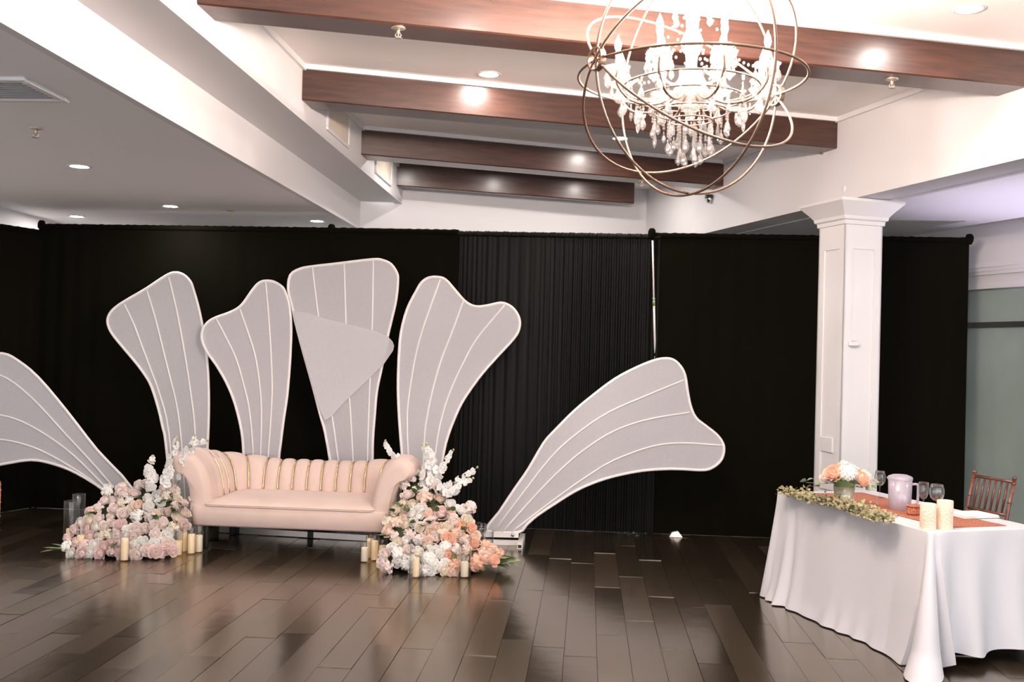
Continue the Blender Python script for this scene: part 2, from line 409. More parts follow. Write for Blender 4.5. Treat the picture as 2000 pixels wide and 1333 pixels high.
# right header: downstand along the column line
struct(MB().prism([(Rx(YB), YB), (Rx(YB)+.30, YB), (Rx(12)+.30, 12), (Rx(12), 12)], LOW, CEIL).build('wall_upper_right', 'white'))
struct(MB().prism([(Rx(YB)+.30, YB), (Rx(YB)+.34, YB), (Rx(12)+.34, 12), (Rx(12)+.30, 12)], LOW-.01, LOW+.03).build('trim_2', 'trimw'))
# back walls
BD = Vector((1, .33)).normalized()
bl = Vector((E1x(10.77), 10.77)); br = bl+BD*4.2
def wallseg(name, a, b, th, z0, z1, m):
    a = Vector(a); b = Vector(b); t = (b-a).normalized(); n = Vector((-t.y, t.x))*th
    return struct(MB().prism([a, b, b+n, a+n], z0, z1).build(name, m))
wallseg('wall_back_coffer', bl-BD*.02, br, .1, 0, CEIL, 'white')
wallseg('wall_back_left', (-5.2, 11.08), (E1x(10.77)-.02, 10.80), .1, 0, LOW, 'white')
wallseg('wall_back_right', (Rx(11.6)+.05, 11.75), (4.6, 11.75), .1, 0, LOW+.03, 'white')
wallseg('wall_left', (-5.0, 11.0), (-5.2, YB), -.1, 0, LOW, 'white')
# right wall: white band over a glazed strip
WD = Vector((-.30, 1)).normalized(); WN = Vector((-WD.y, WD.x))    # WN points into the room (to the left)
wa = Vector((Wx(YB), YB)); wb = Vector((Wx(11.9), 11.9))
GZ = 2.37
struct(MB().prism([wa, wb, wb-WN*.12, wa-WN*.12], GZ, LOW+.03).build('wall_right', 'white'))
tr = MB()
for zlo, zhi, o in ((2.50, 2.53, .03), (2.53, 2.565, .05), (2.565, 2.61, .075), (GZ, GZ+.05, .02)):
    tr.prism([wa+WN*.0, wb+WN*.0, wb+WN*o, wa+WN*o], zlo, zhi)
struct(tr.build('trim_3', 'trimw'))
win = struct(obj('window_1', None)); 
for i in range(12):
    a = wb-WD*(.1+2.3*i); b = a-WD*2.24
    if b.y < 1.5: break
    MB().prism([a-WN*.05, b-WN*.05, b-WN*.07, a-WN*.07], 2.06, GZ).build('pane', 'shade', win)
    MB().prism([a-WN*.05, b-WN*.05, b-WN*.07, a-WN*.07], .1, 2.01).build('pane', 'shade', win)
    c = b-WD*.06
    MB().prism([b-WN*.02, c-WN*.02, c-WN*.08, b-WN*.08], .1, GZ).build('mullion', 'darkbar', win)
e1, e2 = wb, wb-WD*(.1+2.3*4.5)
MB().prism([e1-WN*.02, e2-WN*.02, e2-WN*.08, e1-WN*.08], 2.01, 2.06).build('transom', 'darkbar', win)
MB().prism([e1-WN*.0, e2-WN*.0, e2-WN*.1, e1-WN*.1], 0, .1).build('sill', 'trimw', win)

# beams: (left Y, right end point)
beams = [((Lx(5.03), 5.03), (3.145, 6.135), 'dark mahogany ceiling beam nearest the camera, above the chandelier', BEAMZ),
         ((Lx(6.94), 6.94), (2.627, 8.09), 'dark mahogany ceiling beam second from the front, behind the chandelier bulbs', BEAMZ),
         ((Lx(8.83), 8.83), (2.077, 9.97), 'dark mahogany ceiling beam third from the front, ending behind the orb', BEAMZ-.005),
         ((Lx(10.2), 10.2), (1.52, 11.35), 'short dark ceiling beam farthest back, close above the black drapes', BEAMZ-.02)]
beams[3] = ((Lx(10.55), 10.55), (1.36, 11.38), beams[3][2], BEAMZ+.008)
BW = .25
tn = 4
for i, (a, b, lab, z) in enumerate(beams):
    a = Vector(a); b = Vector(b); t = (b-a).normalized(); n = Vector((-t.y, t.x)); L = (b-a).length
    if i < 3: b2 = b+t*.06
    else: b2 = b
    a2 = a-t*.05; w_ = .12 if i == 3 else BW
    me = MB(); me.bbox((-.0, 0, z), ((b2-a2).length, w_, CEIL+.01), .008)
    o = me.build('ceiling_beam', 'beam', None, False, (a2.x, a2.y, 0)); o.rotation_euler.z = math.atan2(t.y, t.x)
    tag(o, lab, 'beam', 'ceiling beams')
    if i < 3:
        for sgn in (-1, 1):
            base = a+n*(0 if sgn < 0 else BW)
            struct(MB().bar((base.x+n.x*sgn*.012, base.y+n.y*sgn*.012, CEIL-.017), (b.x+(base.x-a.x)+n.x*sgn*.012, b.y+(base.y-a.y)+n.y*sgn*.012, CEIL-.017), .024, .034).build('trim_%d' % tn, 'trimw')); tn += 1
struct(MB().bar((Lx(1)+.012, 1, CEIL-.02), (Lx(10.8)+.012, 10.8, CEIL-.02), .024, .04).build('trim_%d' % tn, 'trimw')); tn += 1
struct(MB().bar((Rx(1)-.012, 1, CEIL-.02), (Rx(11.7)-.012, 11.7, CEIL-.02), .024, .04).build('trim_%d' % tn, 'trimw')); tn += 1

# beadboard panels in the upper left wall
for y0, y1, lab in ((7.60, 8.32, 'beige beadboard panel in the upper wall between second and third beams'), (9.42, 10.2, 'beige beadboard panel in the upper wall next to the farthest beam')):
    p = thing('wall_panel', lab, 'wall panel', (Lx(y0), y0, 3.33), -math.atan(.068))
    L = (y1-y0)
    for a, b in (((0, 0, 0), (.02, L, .025)), ((0, 0, .265), (.02, L, .29)), ((0, 0, .025), (.02, .025, .265)), ((0, L-.025, .025), (.02, L, .265))):
        MB().bbox(a, b, .004).build('frame', 'trimw', p)
    n = 9; sw = (L-.05)/n
    sm = MB().bbox((0.002, .001, .025), (.010, sw-.001, .265), .002).mesh('slat', 'panel')
    for k in range(n): obj('slat', sm, p, (0, .025+k*sw, 0))

# ------------------------------------------------------------------ downlights
can_ring = MB().lathe([(.058, .0), (.062, -.004), (.082, -.006), (.088, -.002), (.088, .001)], 28, cap=False).mesh('trim_ring', 'trimw', True)
can_lens = MB().lathe([(.0001, -.001), (.060, -.001)], 28, cap=False).mesh('lens', 'can')
def downlight(x, y, z, lab):
    t = thing('recessed_downlight', lab, 'ceiling light', (x, y, z), 0, 'recessed downlights')
    obj('trim_ring', can_ring, t); obj('lens', can_lens, t); return t
for px, py, z, lab in ((155, 325, LOW, 'lit round downlight in the lower left ceiling, nearest the camera'),
        (333, 403, LOW, 'lit round downlight in the lower left ceiling, above the leftmost upright fan'),
        (150, 423, LOW, 'dim-looking downlight near the far left corner just above the drapes'),
        (619, 432, LOW, 'small lit downlight at the end of the left soffit above the drapes'),
        (955, 145, CEIL, 'lit downlight in the raised ceiling left of the chandelier, before the second beam'),
        (1211, 270, CEIL, 'lit downlight between second and third beams, seen below the chandelier crystals'),
        (1893, 17, CEIL, 'bright downlight at the top right corner above the nearest beam')):
    p = onz(px, py, z); downlight(p.x, p.y, z, lab)
downlight(-.75, 9.80, CEIL, 'added recessed downlight out of sight behind the third beam, left one')  # three unseen downlights added to brighten the back wall of the coffer
downlight(.2, 10.2, CEIL, 'added recessed downlight out of sight behind the third beam, middle one')
downlight(1.1, 10.6, CEIL, 'added recessed downlight out of sight behind the third beam, right one')
downlight(.05, 4.55, CEIL, 'recessed downlight above the nearest beam, left of the chandelier chain')
for x, y in ((1.2, 2.0), (3.2, 2.2), (-3.4, 4.9), (-3.4, 2.6), (4.6, 5.2), (4.9, 3.2)):  # unseen downlights added for more light in the near part of the room
    downlight(x, y, CEIL if -1.8 < x < Rx(y)-.1 else (LOW if x < 0 else LOW+.03), 'added round recessed downlight in the ceiling out of view above the camera')

# ------------------------------------------------------------------ black drapes on pipe uprights
posts = [(-4.71, 9.90), (-1.77, 9.60), (1.32, 9.35), (4.16, 9.10)]
TOPZ = 2.825
def drape(a, b, lab, m, lam, amp, seed, ztop=TOPZ):
    a = Vector(a); b = Vector(b); L = (b-a).length; t = (b-a)/L; n = Vector((-t.y, t.x)); r = random.Random(seed)
    ph = [r.uniform(0, 6.28) for _ in range(6)]; nu = int(L/lam*8); nu = max(24, min(nu, 420)); nv = 14
    root = thing('drape', lab, 'curtain', (a.x, a.y, 0), math.atan2(t.y, t.x), 'black drapes')
    def off(x, v):
        warp = .5*math.sin(x*2.1+ph[0])+.3*math.sin(x*5.3+ph[1])
        k = 2*PI/lam*(x+.06*warp)
        g = .55+.45*math.sin(x*3.7+ph[2])
        return amp*(g*math.sin(k+ph[3])+.35*math.sin(k*.47+ph[4]+v)) * (.55+.45*min(1, v*4))
    def fn(u, v):
        x = u*L; z = (ztop-.036)*(1-v)+.001*v
        return (x, off(x, v)+.05*math.sin(x*1.3+ph[5])*v*.4, z)
    MB().grid(fn, nu, nv).build('cloth', m, root, True)
    def fh(u, v):   # ruffled rod pocket round the pipe
        x = u*L; a_ = -PI*.5+v*2*PI*.95; rr = .026+.0016*math.sin(x*70+ph[1])+.0014*math.sin(x*171)
        return (x, off(x, 0)*.3-rr*math.cos(a_), ztop-.03+rr*math.sin(a_)+.001*math.sin(x*41+ph[0]))
    MB().grid(fh, nu, 8).build('rod_pocket', m, root, True)
    return root
def lerp2(a, b, k): return (a[0]+(b[0]-a[0])*k, a[1]+(b[1]-a[1])*k)
drape((-4.93, 9.35), (posts[0][0]+.02, posts[0][1]+.03), 'narrow black drape at the far left edge beside the wall', 'velvet', .16, .006, 1, 2.76)
drape(lerp2(posts[0], posts[1], -.01), lerp2(posts[0], posts[1], 1.02), 'wide black velvet drape behind the two leftmost fan panels', 'velvet', .19, .006, 2)
k890 = .40
drape(lerp2(posts[1], posts[2], -.01), lerp2(posts[1], posts[2], k890), 'smooth black velvet drape behind the folded central fan panel', 'velvet', .2, .006, 3)
drape(lerp2(posts[1], posts[2], k890-.004), lerp2(posts[1], posts[2], 1.015), 'finely pleated black satin drape with a grey sheen, centre right', 'satin', .045, .010, 4, TOPZ-.012)
drape(lerp2(posts[2], posts[3], -.015), posts[3], 'black velvet drape behind the white column, between upright pole and window', 'velvet', .2, .006, 5)
labs = ['black-capped drape upright hidden behind the leftmost drapes', 'black-capped drape upright behind the third fan panel', None, 'black-capped drape upright at the right end beside the window']
capm = MB().lathe([(.001, .075), (.03, .072), (.045, .05), (.05, .02), (.046, -.02), (.03, -.06)], 14, cap=False, scal=lambda a, i: .06*math.sin(3*a+i)).mesh('cap', 'velvet', True)
for i, (x, y) in enumerate(posts):
    if i == 2: continue
    p = thing('drape_upright', labs[i], 'pole', (x, y+.07, 0), 0, 'drape uprights')
    MB().tube([(0, 0, .01), (0, 0, TOPZ-.02)], .019, 10).build('pole', 'alu', p, True)
    MB().bbox((-.15, -.02, 0), (.15, .28, .008), .003).build('base_plate', 'steel', p)
    obj('cap', capm, p, (0, -.07, TOPZ-.025), None, .72)
a = at(1274.5, 470, 9.26); b = at(1287, 1030, 9.50); b.z = .01
p = thing('drape_upright', 'silver telescopic pole standing bare in the gap between drapes', 'pole', (b.x, b.y, 0), 0, 'drape uprights')
o_ = Vector((b.x, b.y, 0)); a -= o_; b -= o_
q1 = a.lerp(b, .2); q2 = a.lerp(b, .40)
MB().tube([a, q1], .0085, 10).build('upper_tube', 'frame', p, True)
MB().tube([q1, q2], .0105, 10).build('middle_tube', 'frame', p, True)
MB().tube([q2, b], .0125, 10).build('lower_tube', 'frame', p, True)
MB().tube([q1-(b-a)*.006, q1+(b-a)*.004], .014, 10).build('collar', 'alu', p, True)
MB().tube([q1+(b-a)*.008, q1+(b-a)*.022], .0125, 10).build('tape', 'tape', p, True)
MB().tube([q2-(b-a)*.005, q2+(b-a)*.005], .0155, 10).build('collar', 'alu', p, True)
MB().bbox((-.15, -.05, 0), (.15, .2, .008), .003).build('base_plate', 'darkbar', p)
obj('cap', capm, p, (a.x, a.y+.06, TOPZ-.02), None, .72)
# crumpled plastic on the floor
c = onz(1235, 1046, 0)
def crm(u, v):
    x = (u-.5)*.55; y = (v-.5)*.16; d = max(0, 1-(2*u-1)**2)*max(0, 1-(2*v-1)**2)
    return (x, y, .004+.05*d*abs(noise.noise(Vector((x*14, y*20, 3))))+.02*d*abs(noise.noise(Vector((x*40, y*50, 1)))))
o = MB().grid(crm, 40, 12).build('plastic_sheet', 'plastic', None, False, c); tag(o, 'crumpled clear plastic sheet on the floor at the drape hem', 'plastic sheet')
c = onz(1319, 1048, 0)
o = MB().add([(-.06,-.04,0),(.06,-.04,0),(.06,.04,0),(-.06,.04,0),(-.035,-.02,.04),(.02,-.02,.05),(.02,.02,.05),(-.035,.02,.04)], [(0,3,2,1),(4,5,6,7),(0,1,5,4),(1,2,6,5),(2,3,7,6),(3,0,4,7)]).build('metal_foot', 'alu', None, False, c)
tag(o, 'small silver metal foot on the floor under the right fan panel', 'metal foot')

# ------------------------------------------------------------------ fan panels
def smooth_closed(pts, sub=3):
    n = len(pts); out = []
    for i in range(n):
        p0, p1, p2, p3 = (Vector(pts[(i+k-1) % n]) for k in range(4))
        for s_ in range(sub):
            t = s_/sub
            out.append(.5*((2*p1)+(p2-p0)*t+(2*p0-5*p1+4*p2-p3)*t*t+(3*p1-p0-3*p2+p3)*t**3))
    return out
def smooth_open(pts, sub=4):
    P = [Vector(p) for p in pts]; P = [2*P[0]-P[1]]+P+[2*P[-1]-P[-2]]; out = []
    for i in range(1, len(P)-2):
        p0, p1, p2, p3 = P[i-1:i+3]
        for s_ in range(sub):
            t = s_/sub
            out.append(.5*((2*p1)+(p2-p0)*t+(2*p0-5*p1+4*p2-p3)*t*t+(3*p1-p0-3*p2+p3)*t**3))
    out.append(P[-2]); return out
def fan(label, outline, ribs, Y, lean=0.0, flap=None, tilt=0.0, base=None, edge=.013):
    pts = smooth_closed([(x, y, 0) for x, y in outline], 3)
    xs = sum(p.x for p in pts)/len(pts); zb = min(at(p.x, p.y, Y).z for p in pts)
    root_p = at(xs, 700, Y); root = Vector((root_p.x, Y, 0))
    def W(p, d=0):     # real vertical plane at depth Y, leaning back with height, turned a little
        q = at(p[0], p[1], Y); dz = q.z
        yy = Y + lean*dz + tilt*(q.x-root.x)
        q = at(p[0], p[1], yy+d); return q-root
    o = thing('fan_panel', label, 'decor panel', root, 0, 'organza fan panels')
    ring = [W(p) for p in pts]
    MB().tube(ring, edge, 8, closed=True).build('outer_frame', 'frame', o, True)
    # fabric, stretched over the front of the frame and turned round its edge
    cen = sum((r for r in ring), Vector())/len(ring)
    fr = [r+Vector((0, -.002, 0)) for r in ring]
    tris = tessellate_polygon([[(v.x, v.z, 0) for v in fr]])
    mb = MB(); mb.add(fr, [tuple(t) for t in tris])
    n = len(fr); b0 = len(mb.v)
    for i, r in enumerate(ring):
        t = (ring[(i+1) % n]-ring[i-1]); nn = Vector((t.z, 0, -t.x)).normalized()
        if (r+nn*.01-cen).length < (r-cen).length: nn = -nn
        wob = edge*.9
        mb.v.append(r+nn*wob)
    for i in range(n): mb.f.append((i, (i+1) % n, b0+(i+1) % n, b0+i))
    mb.build('organza_cover', 'sheer', o)
    for rb in ribs:
        rp = [W((x, y))+Vector((0, -.005, 0)) for x, y in rb]; rp = smooth_open(rp, 4)
        MB().tube(rp, .0078, 7).build('rib', 'frame', o, True)
    if flap:
        fp = [W(p, -.035)for p in flap]
        tr_ = tessellate_polygon([[(v.x, v.z, 0) for v in fp]])
        fb = MB().add(fp, [tuple(t) for t in tr_])
        fb.build('loose_flap', 'sheer', o)
        MB().tube([q+Vector((0, .004, 0)) for q in fp], .004, 6, closed=True).build('flap_hem', 'sheer', o, True)
    return o, root
fan('leftmost white organza fan, sweeping out low beyond the left edge of the photo',
    [(290,1040),(258,955),(190,880),(130,803),(75,738),(35,705),(5,691),(-35,697),(-60,725),(-75,775),(-100,815),(-140,845),(-150,885),(-125,912),(-60,916),(0,908),(60,899),(105,907),(150,925),(205,960),(250,1005),(266,1040)],
    [[(-62,735),(0,733),(60,775),(130,850),(190,915),(262,1000)], [(-90,805),(0,811),(60,832),(130,878),(190,935),(258,1010)], [(-140,860),(-50,858),(10,860),(70,876),(130,907),(190,948),(250,1012)]], 9.0, .02)
fan('tall white fan panel with a slanted top, first upright one from the left',
    [(338,1040),(330,930),(322.6,857),(318,836),(309,797),(295.6,755),(282,731),(264,707),(240,678.6),(217.6,650),(210,629),(214.6,612.5),(228,599),(249,585.5),(285,564.5),(324,539),(342,533),(358.6,537.5),(372,551),(378.7,569),(390,611),(399,659),(405,710),(407.6,770),(407,830),(404,900),(400,1040)],
    [[(243,594.5),(261,632),(279,680),(297,728),(312,770),(330,845),(346,1030)], [(286.6,566),(303,620),(318,680),(333,740),(344,785),(354,857),(366,1030)], [(330,542),(345,605),(357,668),(367.6,731),(375,785),(381,845),(386,1030)]], 9.20, .03)
fan('white fan panel with a notched wavy top, second upright one from the left',
    [(482,1040),(479,950),(476,893),(473.5,854.5),(467,819),(456,780),(441,745),(422,712.6),(404,687),(394.5,664),(396,645),(406,630),(422,620.6),(444.5,612.6),(464,603),(477,590),(493,567),(506,553),(519,549),(535,551),(551,561),(558,574),(564,593),(568,629),(568,667),(565.5,716),(560.6,774),(554,819),(548,867),(544,903),(535,1040)],
    [[(422,622),(441,658),(461,700),(477,754.5),(488,806),(495,893),(500,1030)], [(469,604.5),(483,645),(498,693),(507,748),(511,806),(509,900),(508,1030)], [(519,551),(525,619),(530,700),(531.6,764),(528,838),(523.5,900),(518,1030)]], 9.11, .03)
fan('widest white fan panel at the centre with loose fabric folded across it',
    [(668,1040),(655,960),(647,912.6),(635,845),(627,816),(612,758),(593,690),(577,629),(570,596),(563,567),(567,538),(586,525.5),(612,520.6),(660.6,515),(728,507),(748,509),(764,517),(775,533.5),(777,548),(774,583.5),(765.5,622),(757,658),(746,716),(736,764),(731.6,812.6),(728,861),(727,909),(722,1040)],
    [[(610,522),(622,619),(638,748),(651,829),(662,909),(680,1030)], [(672,514),(676,635),(680,748),(685,812.6),(690,909),(696,1030)], [(729,508),(727,635),(722.6,748),(719,845),(717,909),(712,1030)]], 9.16, .03,
    flap=[(573.5,608),(600,613),(650,627),(700,639),(735,648),(757,658),(766,668),(769,676),(767,685),(748,712.6),(715,745),(675,783),(648,812),(635,821.6),(628,808),(612,758),(593,690)])
fan('white fan panel with a deep notch and right-hand lobe, rising behind the right sofa arm',
    [(800,1040),(790,950),(786.5,901),(783.5,868),(779.6,814),(777.5,760),(779,700),(783.5,649),(795.5,604),(812,571),(824,551.5),(839,542.5),(857,542),(870.5,547),(887,565),(905,586),(920,596.5),(935,599.5),(956,596.5),(978.6,592),(995,597.4),(1007,608.5),(1014.6,625),(1013.7,643),(1004,661),(974,694),(947,724),(926,751),(902,787),(887,820),(876.6,847),(867.6,880),(858,940),(850,1040)],
    [[(860,546),(836,613),(819.5,664),(807.5,718),(797,790),(795.5,835),(798,898),(806,1030)], [(905,588),(884,646),(863,700),(848,751),(836,805),(828.5,865),(822,1030)], [(986,596),(932,661),(903.6,712),(884,754),(866,805),(851,880),(838,1030)]], 9.02, .03)
f6, r6 = fan('right-hand white fan panel lying low, sweeping out from its floor base',
    [(951,1037),(975,1001),(1005,956),(1032,917),(1062,866),(1086,839),(1122,803),(1158,773),(1200,741.5),(1242,719),(1275,705.5),(1296,701),(1314,703),(1329,716),(1338,734),(1342.7,764),(1348.7,794),(1359,816.6),(1377,831.6),(1398,848),(1410,863),(1414,878),(1410,896),(1398,909.6),(1377,918.6),(1335,917),(1302,916.5),(1254,920),(1200,930.6),(1158,944),(1122,960.6),(1086,983),(1050,1007),(1029,1025),(1012.5,1040)],
    [[(1335,743),(1266,771.5),(1188,806),(1122,851),(1074,896),(1020,965),(966,1037)], [(1347,806),(1266,819.6),(1200,842),(1140,879.6),(1086,926),(1032,983),(981,1040)], [(1410,870.6),(1335,866),(1275,872),(1200,899),(1140,935),(1065,989),(999,1040)]], 8.62, .015)
# its welded base
def loc6(x, y, Y): return at(x, y, Y)-r6
g0 = at(985, 1045, 8.62)-r6; zf = 0
x0 = at(945, 1045, 8.6).x-r6.x; x1 = at(1013, 1045, 8.6).x-r6.x
MB().bar((x0, .0, .085), (x1, .0, .085), .03, .045).build('base_tube', 'frame', f6)
MB().bar((x0, -.02, .02), (x1+.02, -.02, .02), .04, .04).build('base_tube', 'frame', f6)
MB().bar((x1+.01, -.19, .022), (x1+.04, .30, .022), .045, .044).build('foot_tube', 'frame', f6)
MB().bar((x1+.0093, -.1915, .022), (x1+.0095, -.188, .022), .030, .026).build('tube_end', 'black', f6)
MB().tube([(x1-.05, -.03, .09), (x1-.05, -.05, .09)], .014, 10).build('bolt', 'steel', f6, True)
# long chrome rail on the floor behind the sofa
a = onz(430, 1034, .03); b = onz(720, 1051, .03)
rl = thing('base_rail', 'long chrome rail on the floor visible beneath the sofa', 'metal rail', ((a.x+b.x)/2, (a.y+b.y)/2, 0))
o_ = Vector(rl.location)
MB().bar(a-o_, b-o_, .04, .05).build('rail_tube', 'alu', rl)
for k in (.12, .62):
    q = a.lerp(b, k)-o_; MB().bar(q-(b-a)*.02, q+(b-a)*.02, .044, .054).build('clamp', 'black', rl)

# ------------------------------------------------------------------ sofa
SOFA = at(590, 1000, 8.40); SOFA.z = 0
sf = thing('sofa', 'blush pink curved sofa with channel-tufted back and gold strips', 'sofa', SOFA, -.075)
HW, FY, BY, CR = .68, -.36, .34, .2
segs = [('l', (-HW, FY), (-HW, BY-CR)), ('a', (-HW+CR, BY-CR), PI), ('l', (-HW+CR, BY), (HW-CR, BY)), ('a', (HW-CR, BY-CR), PI/2), ('l', (HW, BY-CR), (HW, FY))]
LEN = [BY-CR-FY, PI/2*CR, 2*(HW-CR), PI/2*CR, BY-CR-FY]; TOT = sum(LEN)
def path(s_):
    s_ = max(0, min(TOT, s_)); i = 0
    while i < 4 and s_ > LEN[i]: s_ -= LEN[i]; i += 1
    k = segs[i]
    if k[0] == 'l':
        a, b = Vector(k[1]), Vector(k[2]); t = (b-a).normalized(); return a+t*s_, Vector((-t.y, t.x))
    ang = k[2]-s_/CR; n = Vector((math.cos(ang), math.sin(ang))); return Vector(k[1])+n*CR, n
SEC = [(-.01, .28), (-.01, .37), (0, .44), (.012, .51), (.035, .58), (.075, .645), (.125, .69), (.185, .715), (.245, .71), (.29, .68), (.305, .635), (.285, .595), (.24, .58), (.19, .545), (.155, .47), (.135, .36), (.13, .20)]
def hfac(s_):
    c = abs(s_/TOT-.5)*2          # 0 at back centre, 1 at arm fronts
    k = min(1, max(0, (c-.25)/.6)); k = k*k*(3-2*k)
    return .80+.38*k, .62+.42*k
def secpt(s_, j, puff=0):
    p, n = path(s_); zf_, of = hfac(s_)
    o_, z_ = SEC[j]
    a = Vector(SEC[max(j-1, 0)]); b = Vector(SEC[min(j+1, len(SEC)-1)]); t = (b-a).normalized(); nn = Vector((-t.y, t.x))
    o2 = o_*of if o_ > 0 else o_
    z2 = .36+(z_-.36)*zf_ if z_ > .36 else z_
    o2 += nn.x*puff; z2 += nn.y*puff
    q = p+n*o2; return Vector((q.x, q.y, z2))
NCH = 17; AF = .20; CW = (TOT-2*AF)/NCH
for c in range(NCH):
    s0 = AF+c*CW; nu = 8
    def fn(u, v):
        j = int(round(v*(len(SEC)-1))); t = 2*u-1
        pf = .026*(1-abs(t)**2.6)-.004
        if j > 10: pf *= max(0, 1-(j-10)/3)
        return secpt(s0+u*CW, j, pf)
    MB().grid(fn, nu, len(SEC)-1).build('back_channel', 'sofa', sf, True)
    if c > 0:
        MB().tube([secpt(s0, j, .007) for j in range(1, 10)], .0062, 6).build('gold_strip', 'gold', sf, True)
for side in (0, 1):
    def fn(u, v, side=side):
        j = int(round(v*(len(SEC)-1))); s_ = u*AF if side == 0 else TOT-AF+u*AF
        d = s_ if side == 0 else TOT-s_
        pf = .012-.022*max(0, 1-d/.05)**2
        return secpt(s_, j, pf)
    mb = MB().grid(fn, 10, len(SEC)-1)
    rows = len(SEC); W_ = 11
    endi = [j*W_+(0 if side == 0 else 10) for j in range(rows)]
    cen = sum((mb.v[i] for i in endi), Vector())/rows
    b1 = len(mb.v)
    for i in endi: q = mb.v[i].lerp(cen, .12); mb.v.append(q+Vector((0, -.018, 0)))
    for j in range(rows-1): mb.f.append((endi[j], endi[j+1], b1+j+1, b1+j))
    b2 = len(mb.v)
    for i in endi: q = mb.v[i].lerp(cen, .3); mb.v.append(q+Vector((0, -.024, 0)))
    for j in range(rows-1): mb.f.append((b1+j, b1+j+1, b2+j+1, b2+j))
    mb.f.append(tuple(b2+j for j in range(rows)))
    mb.build('armrest', 'sofa', sf, True, angle=1.2)
# seat: base apron and cushion
def rrect(hx, y0, y1, r, n=6):
    out = []
    for cx, cy, a0 in ((hx-r, y0+r, -PI/2), (hx-r, y1-r, 0), (-hx+r, y1-r, PI/2), (-hx+r, y0+r, PI)):
        for k in range(n+1): a = a0+PI/2*k/n; out.append((cx+r*math.cos(a), cy+r*math.sin(a)))
    return out
def stack(name, rings, m, parent, angle=None):
    mb = MB(); n = len(rings[0][0])
    for poly, z in rings: mb.v += [Vector((x, y, z)) for x, y in poly]
    for i in range(len(rings)-1):
        for k in range(n): mb.f.append((i*n+k, i*n+(k+1) % n, (i+1)*n+(k+1) % n, (i+1)*n+k))
    mb.f.append(tuple(range(n))[::-1]); mb.f.append(tuple((len(rings)-1)*n+k for k in range(n)))
    return mb.build(name, m, parent, True, angle=angle)
stack('base_apron', [(rrect(.80, -.39, .46, .06), .195), (rrect(.815, -.405, .47, .07), .21), (rrect(.82, -.41, .48, .07), .30), (rrect(.815, -.405, .48, .07), .352), (rrect(.80, -.395, .47, .07), .362)], 'sofa', sf, .9)
stack('seat_cushion', [(rrect(.70, -.405, .40, .06), .362), (rrect(.705, -.412, .40, .06), .372), (rrect(.70, -.402, .40, .06), .384), (rrect(.64, -.34, .36, .06), .402), (rrect(.5, -.2, .25, .06), .41)], 'sofa', sf, .9)
MB().tube([(x, y, .363) for x, y in rrect(.708, -.414, .40, .06)], .004, 6, closed=True).build('piping', 'sofa', sf, True)
for x, y in ((-.70, -.32), (.70, -.32), (-.70, .28), (.70, .28)):
    MB().lathe([(.018, 0), (.022, .01), (.028, .15), (.035, .2)], 12, (x, y, 0)).build('leg', 'black', sf, True)

# ------------------------------------------------------------------ flowers
def petal(mb, ang, r0, r1, zt, zb, hw, curl, nu=4, nv=3, ruf=0, rr=None):
    def fn(u, v):
        uu = 2*u-1; a = ang+uu*hw*(.55+.45*math.sin(PI*min(v*.9+.1, 1)))
        r = r0+(r1-r0)*math.sin(v*PI*.5)+curl*v**3
        z = zb+(zt-zb)*v-curl*.9*v**4-(zt-zb)*.22*uu*uu*v
        if ruf: z += ruf*math.sin(uu*9+ang*5)*v*v; r += ruf*math.cos(uu*7+ang)*v*v
        return (r*math.cos(a), r*math.sin(a), z)
    mb.grid(fn, nu, nv)
def rose_mesh(name, m, seed, n=19):
    r = random.Random(seed); mb = MB()
    for i in range(n):
        t = i/(n-1); Rk = .007+.036*t**.9; ang = i*2.4+r.uniform(-.25, .25); hw = 1.25-.45*t; thm = 2.45-.75*t+r.uniform(-.08, .08); out = .012*t*t
        def fn(u, v, Rk=Rk, ang=ang, hw=hw, thm=thm, out=out):
            uu = 2*u-1; th = .35+(thm-.35)*v*(1-.13*uu*uu); a = ang+uu*hw*(.5+.5*math.sin(PI*min(1, v*.8+.2)))
            rr = Rk*math.sin(th)+out*v**3; z = -Rk*.92*math.cos(th)-out*.8*v**4+.010*(1-t)
            return (rr*math.cos(a), rr*math.sin(a), z)
        mb.grid(fn, 4, 4)
    mb.lathe([(.001, -.04), (.018, -.034), (.030, -.014), (.028, .0), (.006, .008)], 8, cap=False)
    return mb.mesh(name, m, True)
def peony_mesh(name, m, seed):
    r = random.Random(seed); mb = MB()
    for i in range(40):
        t = i/39; th = t**.6*1.75; ph = i*2.4
        d = Vector((math.sin(th)*math.cos(ph), math.sin(th)*math.sin(ph), math.cos(th)))
        q = zrot(d); s_ = r.uniform(.8, 1.1)
        sub = MB(); petal(sub, r.uniform(0, 6), .001, .013*s_, .014, 0, 1.3, .004, 3, 2, .002)
        base = d*.028
        mb.add([q @ v+base for v in sub.v], sub.f)
    mb.lathe([(.001, -.02), (.02, -.012), (.03, .005), (.024, .02), (.001, .028)], 8, cap=False)
    return mb.mesh(name, m, True)
def hydrangea_mesh(name, m, seed):
    r = random.Random(seed); mb = MB()
    for i in range(55):
        t = i/54; th = t**.5*1.7; ph = i*2.4
        d = Vector((math.sin(th)*math.cos(ph), math.sin(th)*math.sin(ph), math.cos(th))); q = zrot(d); b = d*(.038+r.uniform(-.003, .003))
        for k in range(4):
            a = k*PI/2+i; x = Vector((math.cos(a), math.sin(a), .15)); y = Vector((-math.sin(a), math.cos(a), 0))
            pts = [(0,0,0), x*.006+y*.005, x*.012+Vector((0,0,.001)), x*.006-y*.005]
            mb.add([q @ Vector(v)+b for v in pts], [(0,1,2,3)])
    mb.lathe([(.001, -.03), (.024, -.02), (.036, .0), (.03, .02), (.001, .037)], 8, cap=False)
    return mb.mesh(name, m, True)
